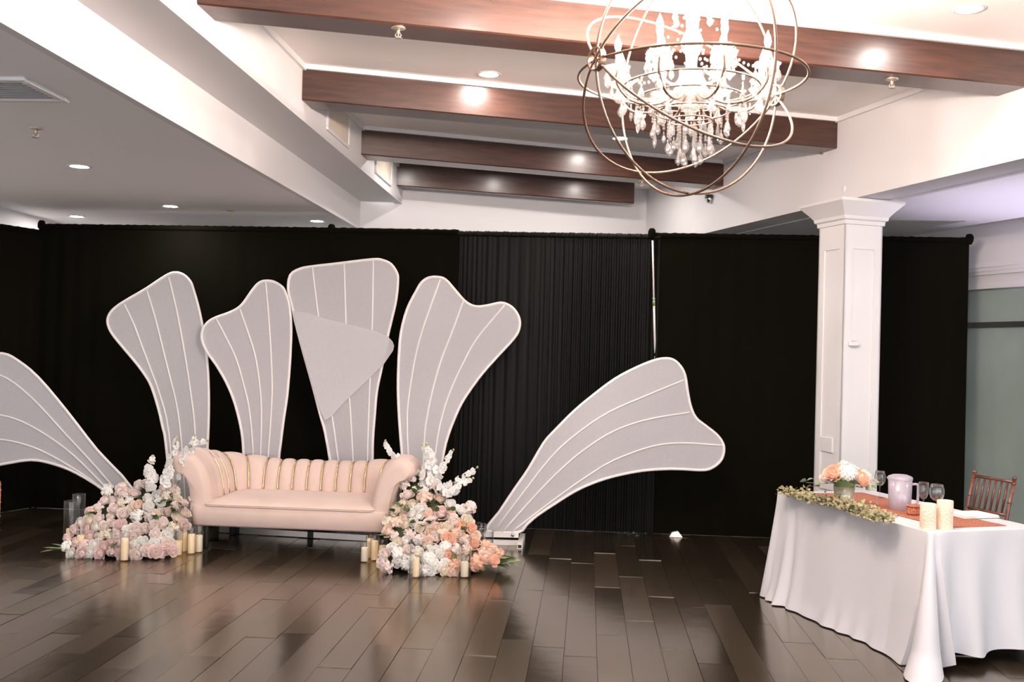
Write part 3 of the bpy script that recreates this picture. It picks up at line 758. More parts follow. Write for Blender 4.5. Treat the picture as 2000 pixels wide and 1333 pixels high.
def blossom_mesh(name, m):
    mb = MB()
    for k in range(5):
        a = k*2*PI/5+.3; x = Vector((math.cos(a), math.sin(a), 0)); y = Vector((-math.sin(a), math.cos(a), 0)); L = .030 if k % 2 else .026
        def fn(u, v, x=x, y=y, L=L):
            uu = 2*u-1; return x*(L*v)+y*(uu*.016*math.sin(PI*(v*.75+.12)))+Vector((0, 0, .006*math.sin(v*2.5)-.004*uu*uu))
        mb.grid(fn, 2, 3)
    mb.lathe([(.001, 0), (.005, .004), (.003, .010), (.001, .011)], 6, cap=False)
    return mb.mesh(name, m, True)
def leaf_mesh(name, m, L=.09, W=.03, bend=.25):
    mb = MB()
    def fn(u, v):
        uu = 2*u-1; wv = W*.5*math.sin(PI*(v**.8))**.9 if 0 < v < 1 else .0006
        return (uu*wv, L*v, -bend*L*v*v+abs(uu)*wv*.35)
    mb.grid(fn, 2, 6); return mb.mesh(name, m, True)
RM = {}
for cname in ('white', 'cream', 'blush', 'pink', 'peach', 'coral'):
    RM['rose', cname] = [rose_mesh('rose', 'rose_'+cname, s_) for s_ in (1, 2)]
    RM['peony', cname] = [peony_mesh('peony', 'rose_'+cname, s_) for s_ in (3,)]
RM['rose', 'mauve'] = [rose_mesh('rose', 'mauve', 5)]; RM['peony', 'mauve'] = [peony_mesh('peony', 'mauve', 6)]
HYD = hydrangea_mesh('hydrangea', 'rose_white', 4); BLO = blossom_mesh('blossom', 'orchid')
LEAF = leaf_mesh('leaf', 'leaf', .09, .045); RUS = leaf_mesh('leaf', 'ruscus', .15, .046, .15); EUC = leaf_mesh('leaf', 'euc', .055, .05, .1)
BUD = MB().lathe([(.001, -.012), (.008, -.008), (.009, 0), (.005, .010), (.001, .014)], 8, cap=False).mesh('bud', 'bud', True)

def spray(parent, pts, n, r, sc=1.0, seed=0):
    """orchid stem with blossoms along it; pts local"""
    rr = random.Random(seed); sp = smooth_open(pts, 5)
    st = MB().tube(sp, .003, 6).build('orchid_stem', 'stem', parent, True)
    for k in range(n):
        t = .12+.8*k/(n-1); i = t*(len(sp)-1); a = sp[int(i)].lerp(sp[min(int(i)+1, len(sp)-1)], i-int(i))
        d = Vector((rr.uniform(-1, 1), rr.uniform(-1.4, .1), rr.uniform(-.5, .7))).normalized(); s_ = sc*(1.15-.5*t)
        obj('blossom', BLO, st, a+d*r*(1.1-.7*t), zrot(d), s_*rr.uniform(.9, 1.1))
    for k in range(3):
        a = sp[-1].lerp(sp[-4], k/3); d = Vector((rr.uniform(-1, 1), rr.uniform(-1, 0), .6)).normalized()
        obj('bud', BUD, st, a+d*.008, zrot(d), sc*.9)
    return st

def inside(x, y, poly):
    c = False; j = len(poly)-1
    for i in range(len(poly)):
        if (poly[i][1] > y) != (poly[j][1] > y) and x < (poly[j][0]-poly[i][0])*(y-poly[i][1])/(poly[j][1]-poly[i][1])+poly[i][0]: c = not c
        j = i
    return c
def poisson(poly, dist, seed, tries=9000):
    r = random.Random(seed); xs = [p[0] for p in poly]; ys = [p[1] for p in poly]; out = []
    for _ in range(tries):
        x, y = r.uniform(min(xs), max(xs)), r.uniform(min(ys), max(ys)); d = dist(x, y) if callable(dist) else dist
        if inside(x, y, poly) and all((x-a)**2+(y-b)**2 > d*d for a, b in out): out.append((x, y))
    return out

def mound(label, poly, Yf, spacing, colf, seed, root_px, leaves_px, special=()):
    rt = onz(*root_px, 0)
    o = thing('floral_arrangement', label, 'flowers', rt)
    rr = random.Random(seed); pts = [(s_[0], s_[1]) for s_ in special]
    allp = poisson(poly, spacing, seed)
    allp = [p for p in allp if all((p[0]-q[0])**2+(p[1]-q[1])**2 > (spacing*1.15)**2 for q in pts)]
    items = [(x, y, *colf(x, y, rr), 1.0) for x, y in allp]+[tuple(s_) for s_ in special]
    cen = at(sum(p[0] for p in poly)/len(poly), max(p[1] for p in poly)-60, Yf(sum(p[0] for p in poly)/len(poly), 1040)+.35)
    for x, y, kind, c, sc in items:
        w3 = at(x, y, Yf(x, y)+rr.uniform(-.015, .02)); w3.z = max(w3.z, .035)
        d = (w3-cen); d.normalize(); d = (d+Vector((rr.uniform(-.35, .35), -.55, .35+rr.uniform(-.2, .3)))).normalized()
        me = HYD if kind == 'hydrangea' else rr.choice(RM[kind, c])
        obj(kind, me, o, w3-rt, zrot(d) @ Quaternion((0, 0, 1), rr.uniform(0, 6.28)), sc*rr.uniform(.9, 1.22))
        # a second one just behind, so that the heap has body
        if rr.random() < .35:
            w4 = w3+Vector((rr.uniform(-.05, .05), .075, rr.uniform(-.01, .035)))
            if w4.z > .05: obj(kind, me, o, w4-rt, zrot((d+Vector((0, .6, .4))).normalized()), sc*.95)
    # moss-covered foam the stems are stuck in
    mb = MB(); ring = [(p[0], p[1]) for p in poly]; cx_ = sum(p[0] for p in ring)/len(ring); cy_ = sum(p[1] for p in ring)/len(ring)
    n = len(ring); vs = []
    for k in (1.0, .97, .75, .45, .1):
        for x, y in ring:
            xx, yy = cx_+(x-cx_)*k*.93, cy_+(y-cy_)*k*.93
            dep = .055+(.20 if k == 1.0 else 0)
            q = at(xx, yy, Yf(xx, yy)+dep); q.z = max(q.z, .004); vs.append(q-rt)
    fs = []
    for i in range(4):
        for k in range(n): fs.append((i*n+k, i*n+(k+1) % n, (i+1)*n+(k+1) % n, (i+1)*n+k))
    fs.append(tuple(4*n+k for k in range(n)))
    mb.add(vs, fs).build('moss_base', 'moss', o, True)
    for x, y in leaves_px:
        w3 = at(x, y, Yf(x, y)+.0); w3.z = max(w3.z, .02); d = (w3-cen).normalized()
        for k in range(2):
            v = (d+Vector((rr.uniform(-.8, .8), -.5, rr.uniform(-.3, .8)))).normalized(); q = v.to_track_quat('Y', 'Z') @ Quaternion((0, 1, 0), rr.uniform(-1, 1))
            obj('leaf', LEAF, o, w3-rt, q, rr.uniform(.7, 1.05))
    return o, rt, cen

# left heap
polyL = [(128,1075),(127,1055),(140,1035),(158,1012),(165,995),(180,985),(195,968),(210,955),(226,944),(248,950),(262,958),(272,945),(300,944),(305,950),(330,955),(345,960),(364,975),(366,1005),(364,1030),(340,1042),(335,1060),(341,1076),(325,1083),(300,1085),(262,1086),(225,1087),(190,1088),(160,1087),(135,1085)]
def YL(x, y): return 7.62+.70*max(0, (1088-y))/130*.62+max(0, x-300)*.0008
def colL(x, y, r):
    if y > 1058: c = r.choices(['white', 'pink', 'blush'], [.55, .3, .15])[0] if x > 235 or x < 150 else r.choices(['pink', 'blush', 'white'], [.6, .2, .2])[0]
    elif x > 325 and y < 1030: c = r.choices(['mauve', 'blush', 'cream'], [.6, .3, .1])[0]
    elif y > 1020: c = r.choices(['blush', 'pink', 'white', 'cream'], [.35, .3, .2, .15])[0]
    elif y > 985: c = r.choices(['blush', 'cream', 'white', 'peach'], [.35, .3, .25, .1])[0]
    else: c = r.choices(['blush', 'white', 'cream'], [.4, .4, .2])[0]
    return (r.choices(['rose', 'peony'], [.72, .28])[0], c)
aL, rL, cL = mound('heap of blush, white and cream roses on the floor left of the sofa', polyL, YL, 15.5, colL, 11, (250, 1085),
    [(185,1003),(215,1035),(243,1062),(275,975),(310,985),(335,1000),(350,990),(300,1010),(330,970),(228,1062)],
    [(240,965,'peony','blush',1.35),(267,1008,'peony','white',1.35),(292,950,'rose','peach',1.2),(237,950,'rose','blush',1.2)])
def px(x, y, Y, r): return at(x, y, Y)-r
spray(aL, [px(335,950,8.02,rL), px(332,915,8.05,rL), px(340,880,8.05,rL), px(346,855,8.04,rL)], 16, .035, 1.25, 1)
spray(aL, [px(350,930,8.1,rL), px(360,890,8.12,rL), px(378,868,8.1,rL), px(406,862,8.08,rL)], 16, .03, 1.15, 2)
spray(aL, [px(300,960,8.0,rL), px(297,935,8.0,rL), px(290,915,7.98,rL), px(300,892,7.96,rL)], 16, .045, 1.3, 3)
spray(aL, [px(345,950,8.12,rL), px(368,900,8.15,rL), px(375,872,8.15,rL), px(382,852,8.15,rL)], 14, .03, 1.1, 4)
spray(aL, [px(325,960,7.97,rL), px(322,940,7.96,rL), px(328,920,7.95,rL), px(335,908,7.95,rL)], 12, .035, 1.2, 5)
for k in range(9):
    b = onz(128, 1078, .02); d = Vector((-1, R_.uniform(-.5, .35), R_.uniform(.02, .5))).normalized()
    obj('leaf', RUS, aL, b-rL+Vector((R_.uniform(-.02, .05), R_.uniform(-.05, .05), .01)), d.to_track_quat('Y', 'Z'), R_.uniform(.8, 1.05))

# right heap
polyR = [(752,1115),(744,1098),(752,1075),(760,1058),(755,1045),(750,1020),(765,1012),(775,1000),(768,985),(785,965),(790,945),(803,925),(826,915),(835,930),(850,935),(862,945),(872,962),(885,978),(888,985),(895,1000),(912,1000),(920,1020),(925,1045),(938,1060),(962,1068),(975,1080),(968,1095),(950,1112),(930,1115),(905,1110),(888,1122),(860,1124),(830,1122),(800,1108),(775,1110)]
def YR(x, y): return 7.33+.80*max(0, (1126-y))/190*.9-max(0, 800-x)*.0003
def colR(x, y, r):
    if x > 875 and y > 1020: c = r.choices(['coral', 'peach', 'blush'], [.4, .4, .2])[0]
    elif y > 1060 and x < 800: c = r.choices(['white', 'blush', 'peach'], [.5, .35, .15])[0]
    elif y > 1060: c = r.choices(['white', 'cream'], [.85, .15])[0]
    elif y > 1020: c = r.choices(['peach', 'blush', 'cream', 'white'], [.3, .25, .2, .25])[0]
    else: c = r.choices(['cream', 'blush', 'white', 'peach'], [.4, .2, .25, .15])[0]
    return (r.choices(['rose', 'peony'], [.68, .32])[0], c)
aR, rR, cR = mound('heap of white, cream and coral flowers on the floor right of the sofa', polyR, YR, 14.5, colR, 23, (850, 1120),
    [(800,940),(812,965),(770,1000),(785,990),(810,1022),(825,1030),(845,985),(850,1000),(880,1000),(900,1035),(890,1080),(905,1085),(820,960),(800,1000),(840,1025),(755,1048)],
    [(828,975,'peony','peach',1.35),(836,1092,'hydrangea','white',1.25),(870,1070,'hydrangea','white',1.2),(929,1102,'peony','coral',1.5),(890,1105,'peony','coral',1.4),(848,948,'peony','blush',1.35),(862,1000,'rose','pink',1.25),(803,985,'rose','cream',1.2),(918,992,'peony','blush',1.25),(905,995,'rose','white',1.2),(790,1025,'rose','cream',1.2)])
spray(aR, [px(840,960,8.0,rR), px(832,930,8.02,rR), px(838,900,8.02,rR), px(835,868,8.0,rR)], 24, .05, 1.3, 6)
spray(aR, [px(845,945,8.02,rR), px(848,915,8.03,rR), px(840,890,8.02,rR), px(826,870,8.0,rR)], 18, .05, 1.2, 16)
spray(aR, [px(830,945,8.15,rR), px(800,905,8.2,rR), px(775,893,8.2,rR), px(760,880,8.2,rR), px(752,862,8.2,rR)], 12, .022, 1.2, 7)
spray(aR, [px(850,960,7.95,rR), px(880,950,7.9,rR), px(905,935,7.9,rR), px(932,914,7.9,rR)], 22, .04, 1.2, 8)
spray(aR, [px(850,950,8.0,rR), px(862,920,8.0,rR), px(872,900,8.0,rR), px(886,880,8.0,rR)], 14, .03, 1.05, 9)
spray(aR, [px(860,965,7.9,rR), px(885,960,7.86,rR), px(900,948,7.86,rR), px(925,935,7.86,rR)], 16, .035, 1.1, 10)
for k in range(18):
    b = onz(950, 1102, .03); d = Vector((1, R_.uniform(-.75, .25), R_.uniform(-.05, .45))).normalized()
    obj('leaf', RUS, aR, b-rR+Vector((R_.uniform(-.02, .05), R_.uniform(-.06, .06), R_.uniform(.0, .04))), d.to_track_quat('Y', 'Z') @ Quaternion((0, 1, 0), R_.uniform(-.6, .6)), R_.uniform(1.1, 1.5))

# ------------------------------------------------------------------ glass cylinders with candles
def cyl_glass(px_, py_, w_px, top_px, lab, candle=None, hid=None, Y=None, m='wax'):
    """px_,py_ = base centre pixel; w_px width; top_px rim row; candle = (width px, top row)"""
    b = onz(px_, py_, 0) if Y is None else at(px_, py_, Y)
    if Y is not None: b.z = 0
    r = w_px/2*b.y/FPX; h = (at(px_, top_px, b.y)).z
    t = thing('glass_cylinder', lab, 'candle holder', b, 0, 'glass candle cylinders')
    MB().lathe([(r*.9, .001), (r, .004), (r, h-.003), (r-.0012, h), (r-.003, h-.003), (r-.003, .010), (.001, .010)], 24, cap=False).build('wall', 'glass', t, True)
    MB().tube([(r*.985*math.cos(a*PI/12), r*.985*math.sin(a*PI/12), h) for a in range(24)], .0014, 6, closed=True).build('rim', 'wine', t, True)
    if candle:
        cr = min(candle[0]/2*b.y/FPX, r-.006); ch = at(px_, candle[1], b.y).z
        c = thing('pillar_candle', 'ivory pillar candle inside the '+candle[2], 'candle', (b.x, b.y, .0105), 0, 'pillar candles')
        MB().lathe([(cr, 0), (cr, ch-.012), (cr*.93, ch-.006), (cr*.8, ch-.012), (.001, ch-.018)], 20, cap=False).build('wax', m, c, True)
        MB().tube([(0, 0, ch-.02), (.001, 0, ch-.004)], .0015, 5).build('wick', 'black', c)
cyl_glass(137, 1062, 27, 979, 'tall glass cylinder at the left end of the left flower heap', (16, 1034, 'tall leftmost cylinder'), Y=7.93)
cyl_glass(152, 1050, 24, 966, 'tallest empty glass cylinder, behind the leftmost one', None, Y=8.12)
cyl_glass(157, 1075, 17, 1012, 'glass cylinder half buried at the left of the flower heap', (14, 1047, 'half-buried cylinder left of the heap'), Y=7.72)
cyl_glass(243, 1085, 18, 1040, 'glass cylinder standing in the middle of the left flower heap', (14, 1053, 'cylinder in the middle of the left heap'), Y=7.58)
cyl_glass(347, 1086, 19, 1032, 'left front glass cylinder of the cluster before the sofa left end', (17, 1058, 'left front cylinder of the left cluster'))
cyl_glass(356, 1079, 22, 1028, 'rear glass cylinder of the cluster before the sofa left end', (18, 1040, 'rear cylinder of the left cluster'))
cyl_glass(373, 1083, 17, 1030, 'third glass cylinder from the left before the sofa left end', (14, 1045, 'third cylinder of the left cluster'))
cyl_glass(388, 1080, 17, 1027, 'rightmost glass cylinder of the cluster before the sofa left end', (14, 1047, 'rightmost cylinder of the left cluster'), m='wax2')
cyl_glass(712, 1099, 19, 1060, 'front left short glass cylinder before the sofa right end', (14, 1071, 'front left short cylinder of the right cluster'), m='wax2')
cyl_glass(722, 1092, 17, 1047, 'rear left glass cylinder before the sofa right end', (13, 1054, 'rear left cylinder of the right cluster'))
cyl_glass(731, 1096, 18, 1045, 'middle glass cylinder before the sofa right end', (14, 1058, 'middle cylinder of the right cluster'))
cyl_glass(747, 1097, 19, 1052, 'glass cylinder touching the right flower heap by the sofa', (14, 1067, 'cylinder touching the right heap'))
cyl_glass(812, 1129, 27, 1056, 'frontmost tall glass cylinder standing before the right flower heap', (13, 1091, 'frontmost tall cylinder of the right heap'))
cyl_glass(907, 1129, 25, 1050, 'front right glass cylinder before the coral flowers', (15, 1099, 'front right cylinder before the coral flowers'), m='wax2')
cyl_glass(918, 1062, 13, 1000, 'slim tall glass cylinder at the right back of the flower heap', None)
cyl_glass(938, 1066, 20, 1022, 'glass cylinder right of the heap beside the fan base', None)
cyl_glass(940, 1085, 46, 1037, 'wide glass cylinder at the right end of the flower heap', (13, 1060, 'wide cylinder at the right end'), Y=7.95)

# ------------------------------------------------------------------ column
CN = Vector((2.625, 7.90))     # near corner
HX = Vector((.955, .297)); HY = Vector((-.27, .963)); CWD = .35
col = thing('column', 'square white panelled column with moulded capital under the header', 'column', (CN.x, CN.y, 0), math.atan2(HX.y, HX.x))
g = .012
MB().bbox((g, g, 0), (CWD-g, CWD-g, LOW-.02), .003).build('shaft', 'trimw', col)
for face in range(4):
    st = MB(); panels = [(.20, .62), (.70, 2.56)]
    st.box((0, 0, .0), (.075, g, LOW-.2)); st.box((CWD-.075, 0, .0), (CWD, g, LOW-.2))
    st.box((.075, 0, 0), (CWD-.075, g, .20)); st.box((.075, 0, .62), (CWD-.075, g, .70)); st.box((.075, 0, 2.56), (CWD-.075, g, LOW-.2))
    o = st.build('panel_frame', 'trimw', col)
    c = Vector((CWD/2, CWD/2, 0)); a = face*PI/2; rot = Matrix.Rotation(a, 4, 'Z')
    o.matrix_local = Matrix.Translation(c) @ rot @ Matrix.Translation(-c)
cap = []
for o_, z in ((.0, LOW-.20), (.012, LOW-.195), (.014, LOW-.165), (.03, LOW-.155), (.034, LOW-.13), (.055, LOW-.10), (.09, LOW-.06), (.115, LOW-.03), (.12, LOW-.025), (.12, LOW-.004)):
    cap.append(([(-o_, -o_), (CWD+o_, -o_), (CWD+o_, CWD+o_), (-o_, CWD+o_)], z))
stack('capital', cap, 'trimw', col, .3)
pl = [([(-o_, -o_), (CWD+o_, -o_), (CWD+o_, CWD+o_), (-o_, CWD+o_)], z) for o_, z in ((.02, 0), (.02, .13), (.012, .15), (.0, .155))]
stack('plinth', pl, 'trimw', col, .3)
# small box devices on the column
def col_pt(px_, py_, face):
    pass
t = thing('wall_sensor', 'small white sensor box on the right face of the column', 'sensor', (CN.x+HX.x*.09+HX.y*.008, CN.y+HX.y*.09-HX.x*.008, 1.80), math.atan2(HX.y, HX.x))
MB().bbox((-.045, -.022, -.018), (.045, .004, .018), .006).build('housing', 'trimw', t)
MB().bbox((-.02, -.026, .02), (.02, .004, .032), .004).build('bracket', 'trimw', t)
t = thing('cover_plate', 'white cover plate low on the left face of the column', 'cover plate', (CN.x+HY.x*.19, CN.y+HY.y*.19, .98), math.atan2(-HY.y, -HY.x)) 
MB().bbox((-.08, -.006, -.06), (.08, .012, .06), .003).build('plate', 'trimw', t)

# ------------------------------------------------------------------ ceiling fittings
def sprinkler(px_, py_, z, lab):
    p = onz(px_, py_, z); t = thing('fire_sprinkler', lab, 'sprinkler', (p.x, p.y, z), 0, 'fire sprinklers')
    MB().lathe([(.038, 0), (.04, -.004), (.028, -.009), (.012, -.012)], 16, cap=False).build('escutcheon', 'brass', t, True)
    MB().lathe([(.010, -.005), (.010, -.028), (.006, -.032), (.006, -.05)], 10).build('body', 'brass', t, True)
    for s_ in (-1, 1): MB().tube([(s_*.010, 0, -.028), (s_*.016, 0, -.042), (s_*.004, 0, -.056)], .003, 6).build('frame_arm', 'brass', t, True)
    MB().lathe([(.022, -.058), (.022, -.056), (.004, -.054)], 12).build('deflector', 'brass', t)
sprinkler(70, 250, LOW, 'sprinkler head on the lower left ceiling near the vent')
sprinkler(450, 411, LOW, 'tiny sprinkler head on the lower left ceiling near the drapes')
sprinkler(778, 54, BEAMZ, 'sprinkler head under the nearest beam, left half')
sprinkler(1742, 154, BEAMZ, 'sprinkler head under the nearest beam, right of the chandelier')
sprinkler(1610, 300, BEAMZ-.001, 'sprinkler head near the right end of the second beam')
sprinkler(1254, 352, BEAMZ-.006, 'sprinkler head under the third beam below the chandelier')
# dome camera
p = on_line(1382, (Rx(8), 8), (-.278, 1)); q = Vector((p.x-.02, p.y, 3.28))
t = thing('dome_camera', 'small dark dome security camera on the wall below the orb', 'security camera', q)
MB().lathe([(.001, .05), (.045, .05), (.045, .02), (.04, .012)], 16, cap=False).build('mount', 'darkbar', t, True)
MB().lathe([(.038, .015), (.034, -.012), (.02, -.030), (.001, -.036)], 16, cap=False).build('dome', 'steel', t, True)
p = on_line(1641, (Rx(8), 8), (-.278, 1)); 
t = MB().lathe([(.028, 0), (.028, .004), (.022, .007), (.001, .008)], 16, cap=False).build('round_button', 'trimw', None, True, (p.x, p.y, 3.045)); t.rotation_euler = (0, -PI/2, math.atan(.278)); tag(t, 'round white blank cap on the header above the column', 'cap')
# air vent in the lower left ceiling
a = onz(128, 195, LOW)-Vector((0, .45, 0)); vx = thing('air_vent', 'white louvred air vent in the lower left ceiling', 'air vent', (a.x, a.y, LOW), -.063)
S = .45
for lo, hi in (((-S, 0, -.018), (0, .05, 0)), ((-S, S-.05, -.018), (0, S, 0)), ((-S, .05, -.018), (-S+.05, S-.05, 0)), ((-.05, .05, -.018), (0, S-.05, 0))):
    MB().bbox(lo, hi, .006).build('frame', 'trimw', vx)
MB().box((-S+.05, .05, -.003), (-.05, S-.05, -.001)).build('backing', 'dark', vx)
sl = MB().add([(-S+.05, 0, -.017), (-.05, 0, -.017), (-.05, .014, -.004), (-S+.05, .014, -.004), (-S+.05, .002, -.018), (-.05, .002, -.018), (-.05, .016, -.005), (-S+.05, .016, -.005)], [(0,1,2,3),(7,6,5,4),(0,3,7,4),(1,5,6,2),(3,2,6,7),(0,4,5,1)]).mesh('louvre', 'trimw')
for k in range(9): obj('louvre', sl, vx, (0, .055+k*.039, 0))

# ------------------------------------------------------------------ sweetheart table
A_ = onz(1516, 962, .735); B_ = onz(1817, 1041, .735); TZ = .735
e1 = Vector((A_.x-B_.x, A_.y-B_.y)); TL = e1.length; e1.normalize(); e2 = Vector((e1.y, -e1.x)); TW = .78
if e2.x < 0: e2 = -e2
T0 = Vector((B_.x, B_.y))
def tp(a, b, z=TZ): q = T0+e1*a+e2*b; return Vector((q.x, q.y, z))
def cloth():
    # perimeter: B -> A -> D -> C -> B ; local (a,b)
    rad = .03; pts = []
    cs = [((0, 0), (-1, 0), (0, -1)), ]
    def corner(ca, cb, a0):
        for k in range(15):
            an = a0+PI/2*k/14; pts.append((ca+rad*math.cos(an), cb+rad*math.sin(an), math.cos(an), math.sin(an), 'c', k/14))
    def side(p, q, na, nb, nm, step=.016):
        L = math.hypot(q[0]-p[0], q[1]-p[1]); n = int(L/step)
        for k in range(1, n): pts.append((p[0]+(q[0]-p[0])*k/n, p[1]+(q[1]-p[1])*k/n, na, nb, nm, k/n))
    corner(rad, rad, PI); 
    side((0, rad), (0, TW-rad), -1, 0, 'near')
    # go near edge first: corner C
    pts2 = list(pts); pts.clear()
    # order: start corner B (angles pi..3pi/2 goes from near normal to front normal) -> reverse for consistency
    cB = [p for p in pts2 if p[4] == 'c'][::-1]; nr = [p for p in pts2 if p[4] == 'near']
    # front side: b=0, outward (0,-1)
    side((TL-rad, 0), (rad, 0), 0, -1, 'front'); fr = list(pts); pts.clear()
    corner(TL-rad, rad, -PI/2); cA = list(pts)[::-1]; pts.clear()
    side((TL, TW-rad), (TL, rad), 1, 0, 'far'); fa = list(pts); pts.clear()
    corner(TL-rad, TW-rad, 0); cD = list(pts)[::-1]; pts.clear()
    side((rad, TW), (TL-rad, TW), 0, 1, 'back'); bk = list(pts); pts.clear()
    corner(rad, TW-rad, PI/2); cC = list(pts)[::-1]; pts.clear()
    per = cC+bk+cD+fa+cA+fr+cB+nr
    names = ['C']*len(cC)+['']*len(bk)+['D']*len(cD)+['']*len(fa)+['A']*len(cA)+['']*len(fr)+['B']*len(cB)+['']*len(nr)
    nv = 26; mb = MB(); n = len(per); rr = random.Random(3); ph = [rr.uniform(0, 6.28) for _ in range(8)]
    for j in range(nv+1):
        v = j/nv
        for i, (a, b, na, nb, nm, t) in enumerate(per):
            cn = names[i]; zb = .006; d = 0
            if nm == 'front':
                x = t*TL
                d = .05*v**1.5+.012*math.sin(x*9+ph[0])*v*v
                d += .045*v**1.3*math.exp(-((x-.16)/.045)**2)+.035*v**1.6*math.exp(-((x-.30)/.06)**2)-.025*v*math.exp(-((x-.22)/.03)**2)
                d += .010*v**8*math.sin(x*31+2*math.sin(x*7))+.03*v**6
                if x > TL-.25: d += .05*v*(1-(TL-x)/.25)
            elif nm == 'near':
                x = t*TW; zb = .055+.02*t+.012*math.sin(x*14)
                d = .02*v+.040*v**1.2*math.sin(x*22+1.2+.6*math.sin(x*6))+.02*v
                if x < .12: d += .10*v*(1-x/.12)
            elif nm == 'far':
                x = t*TW; d = .05*v+.02*v*math.sin(x*16+ph[1])
            elif nm == 'back':
                x = t*TL; d = .05*v+.025*v*math.sin(x*18+ph[2])
            else:
                big = {'B': .24, 'A': .06, 'C': .12, 'D': .1}[cn]
                d = .03*v+big*v**1.25*math.sin(PI*t)**1.5+.02*v
                if cn == 'B': d += .10*max(0, v-.85)/.15*math.sin(PI*t)**3
            z = TZ-(TZ-zb)*v
            if j == 0: z = TZ
            elif j == 1: z = TZ-.012
            q = T0+e1*(a+na*d)+e2*(b+nb*d); mb.v.append(Vector((q.x, q.y, max(z, .004))))
    for j in range(nv):
        for i in range(n): mb.f.append((j*n+i, (j+1)*n+i, (j+1)*n+(i+1) % n, j*n+(i+1) % n))
    # top with a soft ring
    b0 = len(mb.v)
    for i, (a, b, na, nb, nm, t) in enumerate(per):
        q = T0+e1*(a-na*.01)+e2*(b-nb*.01); mb.v.append(Vector((q.x, q.y, TZ+.002)))
    for i in range(n): mb.f.append((i, (i+1) % n, b0+(i+1) % n, b0+i))
    mb.f.append(tuple(b0+i for i in range(n)))
    org = tp(TL/2, TW/2, 0)
    mb.v = [v-org for v in mb.v]
    o = mb.build('tablecloth', 'linen', None, True, org, angle=1.0)
    return o
tag(cloth(), 'floor-length white linen cloth covering the long table at right', 'tablecloth')
TT = TZ+.0025
def on_table(px_, py_): return onz(px_, py_, TT)
# runner
def rfn(u, v):
    q = tp(.10+1.33*u, .19+.42*v, 0)-tp(.75, .4, 0)
    return (q.x, q.y, .0015+.0008*math.sin(u*40)+.001*math.sin(v*9+u*13))
o = MB().grid(rfn, 60, 12).build('table_runner', 'runner', None, True, tp(.75, .4, TT)); tag(o, 'rust red patterned runner along the middle of the white table', 'table runner')
sol = o.modifiers.new('thickness', 'SOLIDIFY'); sol.thickness = .0015
RZ = TT+.003
# centrepiece
v0 = onz(1648, 992, RZ)
cp = thing('vase', 'low glass vase of peach roses and white hydrangea on the table', 'vase', v0)
MB().lathe([(.055, 0), (.060, .004), (.058, .06), (.066, .135), (.063, .135), (.055, .06), (.055, .01), (.001, .01)], 24, cap=False).build('bowl', 'vase', cp, True)
MB().lathe([(.001, .012), (.045, .012), (.05, .12), (.075, .16), (.07, .19), (.001, .20)], 14, cap=False).build('stem_bundle', 'stem', cp, True)
def cpt(x, y, dY): return at(x, y, v0.y+dY)-v0
for kind, c, x, y, dY, sc in (('rose', 'coral', 1627, 922, -.06, 1.35), ('rose', 'coral', 1683, 932, -.06, 1.5), ('rose', 'coral', 1645, 910, .02, 1.1), ('rose', 'blush', 1611, 930, 0, 1.1), ('rose', 'blush', 1695, 930, .02, 1.2), ('rose', 'coral', 1640, 925, .07, 1.2), ('rose', 'blush', 1670, 918, .08, 1.2), ('hydrangea', '', 1656, 924, -.07, 1.45), ('hydrangea', '', 1650, 915, .04, 1.2), ('rose', 'cream', 1622, 918, .04, 1.1)):
    q = cpt(x, y, dY); d = (q-Vector((0, 0, .10))).normalized()+Vector((0, -.25, .05)); me = HYD if kind == 'hydrangea' else RM['rose', c][0]
    obj(kind, me, cp, q, zrot(d.normalized()), sc)
for x, y, dY in ((1575,940,0), (1590,936,.03), (1604,942,-.03), (1600,952,-.05), (1585,950,0), (1640,936,-.09), (1615,946,-.07), (1668,945,-.09), (1672,952,-.06), (1690,952,-.06), (1703,940,0), (1700,950,-.02), (1640,942,-.08), (1625,944,-.08), (1660,942,-.09)):
    q = cpt(x, y, dY); d = Vector((q.x, q.y-.03, R_.uniform(-.06, .05))).normalized()
    obj('leaf', EUC, cp, q, d.to_track_quat('Y', 'Z') @ Quaternion((0, 1, 0), R_.uniform(-.9, .9)), R_.uniform(.75, 1.05))
MB().tube([cpt(1640,945,0), cpt(1605,945,0), cpt(1574,943,.0)], .0015, 5).build('leaf_stem', 'stem', cp)
# garland lying along the front edge
gr = thing('greenery_garland', 'olive green leaf garland lying along the front edge of the table', 'garland', tp(.95, .10, TT))
go = Vector(gr.location); gm = MB(); rg = random.Random(5)
gpx = [(1535,966),(1560,972),(1590,982),(1620,988),(1645,992),(1660,1000),(1685,1008),(1710,1016),(1728,1020)]
gp = smooth_open([onz(x, y, TT+.012)-go for x, y in gpx], 6)
MB().tube(gp, .004, 6).build('stem', 'stem', gr, True)
for k in range(1700):
    i = rg.randrange(len(gp)); b = gp[i]; f_ = i/len(gp); hgt = .040+.015*math.exp(-((f_-.62)/.2)**2)
    p = b+Vector((rg.gauss(0, .03), rg.gauss(0, .035), abs(rg.gauss(0, .6))*hgt)); p.z = max(p.z, 0.0)
    d = Vector((rg.uniform(-1, 1), rg.uniform(-1, 1), rg.uniform(-.1, .8))).normalized(); sd = d.orthogonal().normalized(); L = rg.uniform(.016, .034); W_ = L*.36
    u = d.cross(sd)*.004
    gm.add([p, p+d*L*.5+sd*W_+u, p+d*L, p+d*L*.5-sd*W_+u], [(0,1,2,3)])
gs = gm.build('foliage', 'garl', gr); gs['kind'] = 'stuff'
